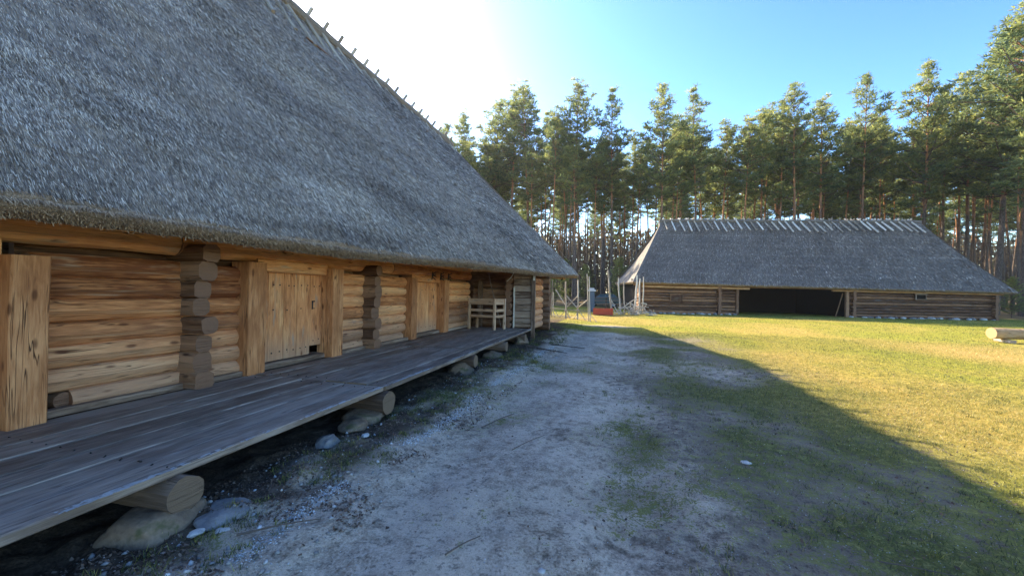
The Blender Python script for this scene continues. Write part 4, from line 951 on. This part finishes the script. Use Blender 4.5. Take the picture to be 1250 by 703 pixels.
# ------------------------------------------------------------------ pines
def make_pine(seed, H=25., cb=.5, Rm=2.6, dead=True, dens=1.):
    rr = random.Random(seed); r2 = np.random.default_rng(seed)
    tb = MB(); bx, by = rr.uniform(-.5, .5), rr.uniform(-.5, .5); ph = rr.uniform(0, 6)
    def cx(z): t = z/H; return Vector((bx*math.sin(t*3+ph)-bx*math.sin(ph)+rr_l*t, by*math.sin(t*2.3+ph)-by*math.sin(ph), z))
    rr_l = rr.uniform(-.8, .8); r0 = rr.uniform(.17, .26)*H/25
    n = 26; k = 9; V = []; G = []; F = []
    for j in range(n+1):
        z = H*j/n*.985; r = r0*(1-.93*(j/n)**1.1)*(1.25 if j == 0 else 1); c = cx(z)
        for i in range(k): a = 6.2832*i/k; V.append((c.x+r*math.cos(a), c.y+r*math.sin(a), z-(.3 if j == 0 else 0))); G.append((z, i*.15, z/H, 0))
    for j in range(n):
        for i in range(k): F.append((j*k+i, j*k+(i+1) % k, (j+1)*k+(i+1) % k, (j+1)*k+i))
    tb.add(V, F, G)
    bm_ = MB(); cl = []
    z = H*cb*.45 if dead else H*cb
    while z < H*.985:
        t = (z/H-cb)/(1-cb); live = t > 0
        nb = rr.choice((3, 4, 4, 5)) if live else rr.choice((1, 2, 2, 3))
        az0 = rr.uniform(0, 6.28)
        for q in range(nb):
            if live: prof = Rm*(min(1., .6+t*1.7))*(1-max(0, t-.3)/.7)**.62+.3
            else: prof = rr.uniform(.4, 1.7)
            L = prof*rr.uniform(.45, 1.3); az = az0+6.28*q/nb+rr.uniform(-.4, .4)
            el = rr.uniform(-.1, .3)+(.15+.75*max(t, 0)**1.3 if live else rr.uniform(-.3, .1))
            c = cx(z); d = Vector((math.cos(az)*math.cos(el), math.sin(az)*math.cos(el), math.sin(el)))
            tip = c+d*L+Vector((0, 0, .12*L if live else -.1*L)); br = max(.014, .02*L+.008)
            Vb = len(bm_.v); seg = 3
            s0 = len(bm_.v); pts = [c, c.lerp(tip, .5)+Vector((0, 0, -.06*L)), tip]
            VV_ = []; GG_ = []
            for pi, p in enumerate(pts):
                rad = br*(1-.42*pi); e1 = d.cross(Vector((0, 0, 1))).normalized(); e2 = e1.cross(d)
                for i in range(seg): a = 6.2832*i/seg; VV_.append(p+e1*rad*math.cos(a)+e2*rad*math.sin(a)); GG_.append((pi, i*.1, .2+.3*(z/H), 0))
            bm_.add(VV_, [(j*seg+i, j*seg+(i+1) % seg, (j+1)*seg+(i+1) % seg, (j+1)*seg+i) for j in range(2) for i in range(seg)], GG_)
            if not live: continue
            nc = max(3, int(L*3.0*dens))
            for i in range(nc):
                s = rr.uniform(.35, 1.05) if L > .8 else rr.uniform(.1, 1.05); p = c.lerp(tip, s)
                lat = d.cross(Vector((0, 0, 1))).normalized()*rr.gauss(0, .26*L**.6*(1.15-s*.6)); cl.append((*(p+lat+Vector((0, 0, rr.gauss(.06, .07)))), rr.uniform(.7, 1.35)*(.27+.09*min(L, 2.5)), t, rr.random()))
        z += rr.uniform(.4, .85) if live else rr.uniform(.35, .9)
    for q in range(5): cl.append((*(cx(H*.985)+Vector((rr.gauss(0, .1), rr.gauss(0, .1), rr.uniform(-.5, .25)))), .26, 1., rr.random()))
    C = np.array(cl); nb = 22; m_ = len(C); cc = np.repeat(C, nb, 0); n_ = len(cc)
    dirs = r2.normal(0, 1, (n_, 3)); dirs[:, 2] = dirs[:, 2]*.55+.25; dirs /= np.linalg.norm(dirs, axis=1)[:, None]
    s = cc[:, 3]; P = cc[:, :3]+dirs*np.array([1, 1, .5])*(s*r2.uniform(.05, .75, n_))[:, None]
    D = dirs*(s*r2.uniform(.35, .7, n_))[:, None]+np.array([0, 0, .05])
    rv = r2.normal(0, 1, (n_, 3)); W = np.cross(dirs, rv); W /= np.linalg.norm(W, axis=1)[:, None]; W *= (s*r2.uniform(.06, .13, n_))[:, None]
    rn = np.clip(.12+.45*cc[:, 5]+r2.normal(0, .12, n_)+.25*np.clip(cc[:, 4], 0, 1), 0, 1)
    V, F, G = blades(P, D, W, rn, .35)
    me_c = np_mesh("crown", V, F, G, M_needle, parent='mesh')
    root = bpy.data.objects.new("pine_tree", None); COL.objects.link(root)
    o = tb.build("trunk", M_bark, root, smooth=True); o2 = bm_.build("branches", M_bark, root)
    oc = bpy.data.objects.new("crown", me_c); COL.objects.link(oc); oc.parent = root
    return root
VAR = [dict(cb=.54, Rm=2.9), dict(cb=.6, Rm=2.6), dict(cb=.5, Rm=3.3), dict(cb=.62, Rm=3.0), dict(cb=.52, Rm=2.6), dict(cb=.66, Rm=3.2), dict(cb=.34, Rm=3.6), dict(cb=.7, Rm=2.5)]
protos = [make_pine(100+i, **v) for i, v in enumerate(VAR)]
used = [False]*len(protos)
def px_dir(px):   # horizontal direction of a bearing measured in the photo
    a = math.atan((px-625)/486.); return Vector((math.sin(a)*_r0.x*1+math.cos(a)*_f0.x, math.sin(a)*_r0.y+math.cos(a)*_f0.y, 0))/math.cos(a)
def plant(i, x, y, h, label, grp, rz, wid=1.):
    global used
    s = h/25.
    if not used[i]:
        used[i] = True; r = protos[i]; r.location = (x, y, 0); r.rotation_euler = (0, 0, rz); r.scale = (s*wid, s*wid, s)
    else: r = dup(protos[i], (x, y, 0), rz, (s*wid, s*wid, s))
    tag(r, label, "pine tree", grp); return r
front = [(512, 138, 72, 1, .9), (541, 150, 70, 4, .8), (560, 138, 70, 0, .9), (598, 125, 63, 2, 1.), (622, 112, 62, 0, 1.), (645, 112, 60, 3, 1.), (664, 140, 62, 4, .8), (700, 104, 53, 0, .95), (745, 112, 50, 4, .9), (770, 165, 56, 1, .8), (806, 110, 47, 2, .85), (848, 110, 48, 4, .9), (876, 152, 50, 1, 1.), (905, 146, 47, 3, .9), (928, 140, 49, 0, .9), (952, 122, 47, 4, .8),
         (973, 106, 46, 1, .85), (1000, 122, 47, 0, 1.), (1028, 150, 50, 3, 1.), (1052, 90, 47, 4, .85), (1082, 146, 52, 2, .8), (1120, 80, 46, 6, .9), (1150, 112, 49, 0, .9), (1180, 95, 48, 2, 1.), (1215, 45, 43, 6, 1.05), (1250, 32, 39, 5, 1.2), (1300, 30, 36, 6, 1.1), (1352, 0, 38, 2, 1.1), (1410, 10, 36, 6, 1.)]
desc = ["distant pine just clearing the long roof ridge, leftmost of all", "distant pine second from left above the long roof", "distant pine third from left above the long roof", "broad pine crown rising where the long roof's hip begins", "tall pine with full crown, left of a twin-topped group", "tall pine at the right of the group over the hip", "lower pine in the gap before the slim isolated one",
        "slim isolated tall pine left of the barn", "narrow tall pine left of the barn's gable end", "lower pine filling the gap at the barn's left ridge end", "dense tall pine above the left end of the barn ridge", "tall pine second above the barn ridge from the left", "lower pine beyond the barn ridge's left third", "rounded pine beyond the barn ridge, left of centre", "pine directly above the barn's black opening, left side", "spire-topped pine above the barn's black opening",
        "tallest narrow pine above the middle of the barn ridge", "pine right of the narrow tallest one over mid ridge", "lower pine over the right half of the barn ridge", "tall conical pine above the barn ridge's right third", "lower pine between two tall conical ones at the right", "tall broad pine above the right end of the barn ridge", "pine just right of the barn ridge's right end", "broad pine left of the giant right-hand group", "huge near pine at the right edge with low foliage", "biggest pine at the right edge with bare orange trunk", "near pine just beyond the right edge of the barn", "near pine far right, outer one of the group", "outermost near pine at the far right"]
def shades(x, y, h, cb):
    for (tx, ty_, tz) in ((1.2, 36, 2.6), (0, 40, 3), (2, 39.5, 5), (3, 36.5, 5.5), (1.6, 37, 3.5), (2.4, 37.5, 6), (0, 24, 0), (-3, 23, 0), (4, 28, 0), (-2.5, 27, 0), (1, 31, 1)):
        dx, dy = x-tx, y-ty_; sx, sy = SUN.x/SUN.z, SUN.y/SUN.z; q = (dx*sx+dy*sy)/(sx*sx+sy*sy); off = abs(dx*sy-dy*sx)/math.hypot(sx, sy)
        if off < 3.0 and cb*h-1 < tz+q < h*1.0: return True
    return False
pts = []
for (px, ty, Zd, vi, wd), lb in zip(front, desc):
    p = px_dir(px)*Zd; hor = 355.6+(px-625)*.0175; h = (hor-ty)/486*Zd+1.6
    plant(vi, p.x, p.y, h, lb, "front row pines", R(0, 6.28), wd); pts.append((p.x, p.y))
rr = random.Random(12); cnt = 0; tries = 0
while cnt < 235 and tries < 9000:
    tries += 1
    px = rr.uniform(480, 1500); Zd = 47+62*rr.random()**1.2
    if px > 1150: Zd = 40+60*rr.random()
    p = px_dir(px)*Zd
    if p.y < 43 and p.x < 33: continue
    if any((p.x-a)**2+(p.y-b)**2 < (1.5)**2 for a, b in pts): continue
    if shades(p.x, p.y, 22, .4): continue
    pts.append((p.x, p.y)); vi = rr.choice((0, 1, 3, 5, 7, 7, 5, 1, 4)); cap_t = 146+rr.uniform(-8, 50) if px < 1130 else 110+rr.uniform(0, 60)
    hor = 355.6+(px-625)*.0175; h = min(26, (hor-cap_t)/486*Zd+1.6); h = max(h, 14)
    plant(vi, p.x, p.y, h, "tall straight pine within the forest, trunk among many behind the front row", "forest pines behind the front row", rr.uniform(0, 6.28), rr.uniform(.85, 1.15)); cnt += 1
# young pines / bushes in the undergrowth
yp = make_pine(300, H=25., cb=.06, Rm=6.5, dead=False, dens=.9); yp.name = "young_pine"
spots = [(676, 44, 3.2), (768, 43.5, 4.2), (755, 45, 5.5), (1235, 36, 3.6), (1262, 33, 3.0), (1180, 44, 4.5), (715, 50, 5), (690, 55, 6)]
first = True
for k, (px, Zd, h) in enumerate(spots):
    p = px_dir(px)*Zd; s = h/25.
    lb = ["small young pine seen through the drying rack", "young pine beside the barn's left eave tip", "taller young pine behind the leaning pole", "young pine right of the barn's right eave", "low young pine at the right edge of the barn", "young pine behind the barn's right hip", "young pine in shade left of the blue-grey pillar", "young pine deep between trunks left of the barn"][k]
    if first: yp.location = p; yp.scale = (s, s, s); tag(yp, lb, "young pine", "young pines in the undergrowth"); first = False
    else: tag(dup(yp, p, R(0, 6), s), lb, "young pine", "young pines in the undergrowth")
# far wood closing the gaps: one mass
n = 110000; th_ = rng.uniform(440, 1560, n); Zf = rng.uniform(112, 150, n)
a = np.arctan((th_-625)/486.); dx = (np.sin(a)*_r0.x+np.cos(a)*_f0.x)/np.cos(a); dy = (np.sin(a)*_r0.y+np.cos(a)*_f0.y)/np.cos(a)
z = rng.random(n)**1.15*(17+8*fbm(th_*.02, 0*th_, 77, 3)); P = np.stack([dx*Zf, dy*Zf, z], 1)
D = rng.normal(0, .55, (n, 3)); W = rng.normal(0, .22, (n, 3))
V, F, G = blades(P, D, W, np.clip(rng.normal(.3, .2, n), 0, 1), .5); np_mesh("far_wood", V, F, G, M_farn, kind="stuff")
n = 1500; th2 = rng.uniform(440, 1560, n); Z2 = rng.uniform(100, 125, n); a = np.arctan((th2-625)/486.); dx = (np.sin(a)*_r0.x+np.cos(a)*_f0.x)/np.cos(a); dy = (np.sin(a)*_r0.y+np.cos(a)*_f0.y)/np.cos(a)
P = np.stack([dx*Z2, dy*Z2, 0*Z2-.2], 1); D = np.stack([rng.normal(0, .5, n), rng.normal(0, .5, n), rng.uniform(13, 21, n)], 1); W = np.stack([0*a+1, 0*a, 0*a], 1)*rng.uniform(.08, .17, n)[:, None]; W[:, 0] *= math.cos(.27); W[:, 1] = W[:, 0]*math.sin(.27)
v1, f1, g1 = blades(P, D, W, rng.random(n), .5); W2 = np.stack([-W[:, 1], W[:, 0], W[:, 2]], 1); v2, f2, g2 = blades(P, D, W2, rng.random(n), .5); V, F, G = join([(v1, f1, g1), (v2, f2, g2)]); np_mesh("far_trunks", V, F, G, M_twig, kind="stuff")
print("objects", len(bpy.data.objects))

# ------------------------------------------------------------------ thin sunlit air
hm = bpy.data.materials.new("thin_haze"); hm.use_nodes = True; t = hm.node_tree; t.nodes.clear()
pv = t.nodes.new("ShaderNodeVolumePrincipled"); pv.inputs["Color"].default_value = (.9, .94, 1, 1); pv.inputs["Density"].default_value = .00025; pv.inputs["Anisotropy"].default_value = .45
t.links.new(pv.outputs[0], t.nodes.new("ShaderNodeOutputMaterial").inputs["Volume"])
m = MB(); hx0, hx1, hy0, hy1, hz0, hz1 = -910, 910, -310, 1510, -1.6, 34
V = [(x, y, z) for z in (hz0, hz1) for (x, y) in ((hx0, hy0), (hx1, hy0), (hx1, hy1), (hx0, hy1))]
m.add(V, [(0, 3, 2, 1), (4, 5, 6, 7), (0, 1, 5, 4), (1, 2, 6, 5), (2, 3, 7, 6), (3, 0, 4, 7)], [(0, 0, 0, 0)]*8)
o = m.build("haze", hm); o["kind"] = "stuff"
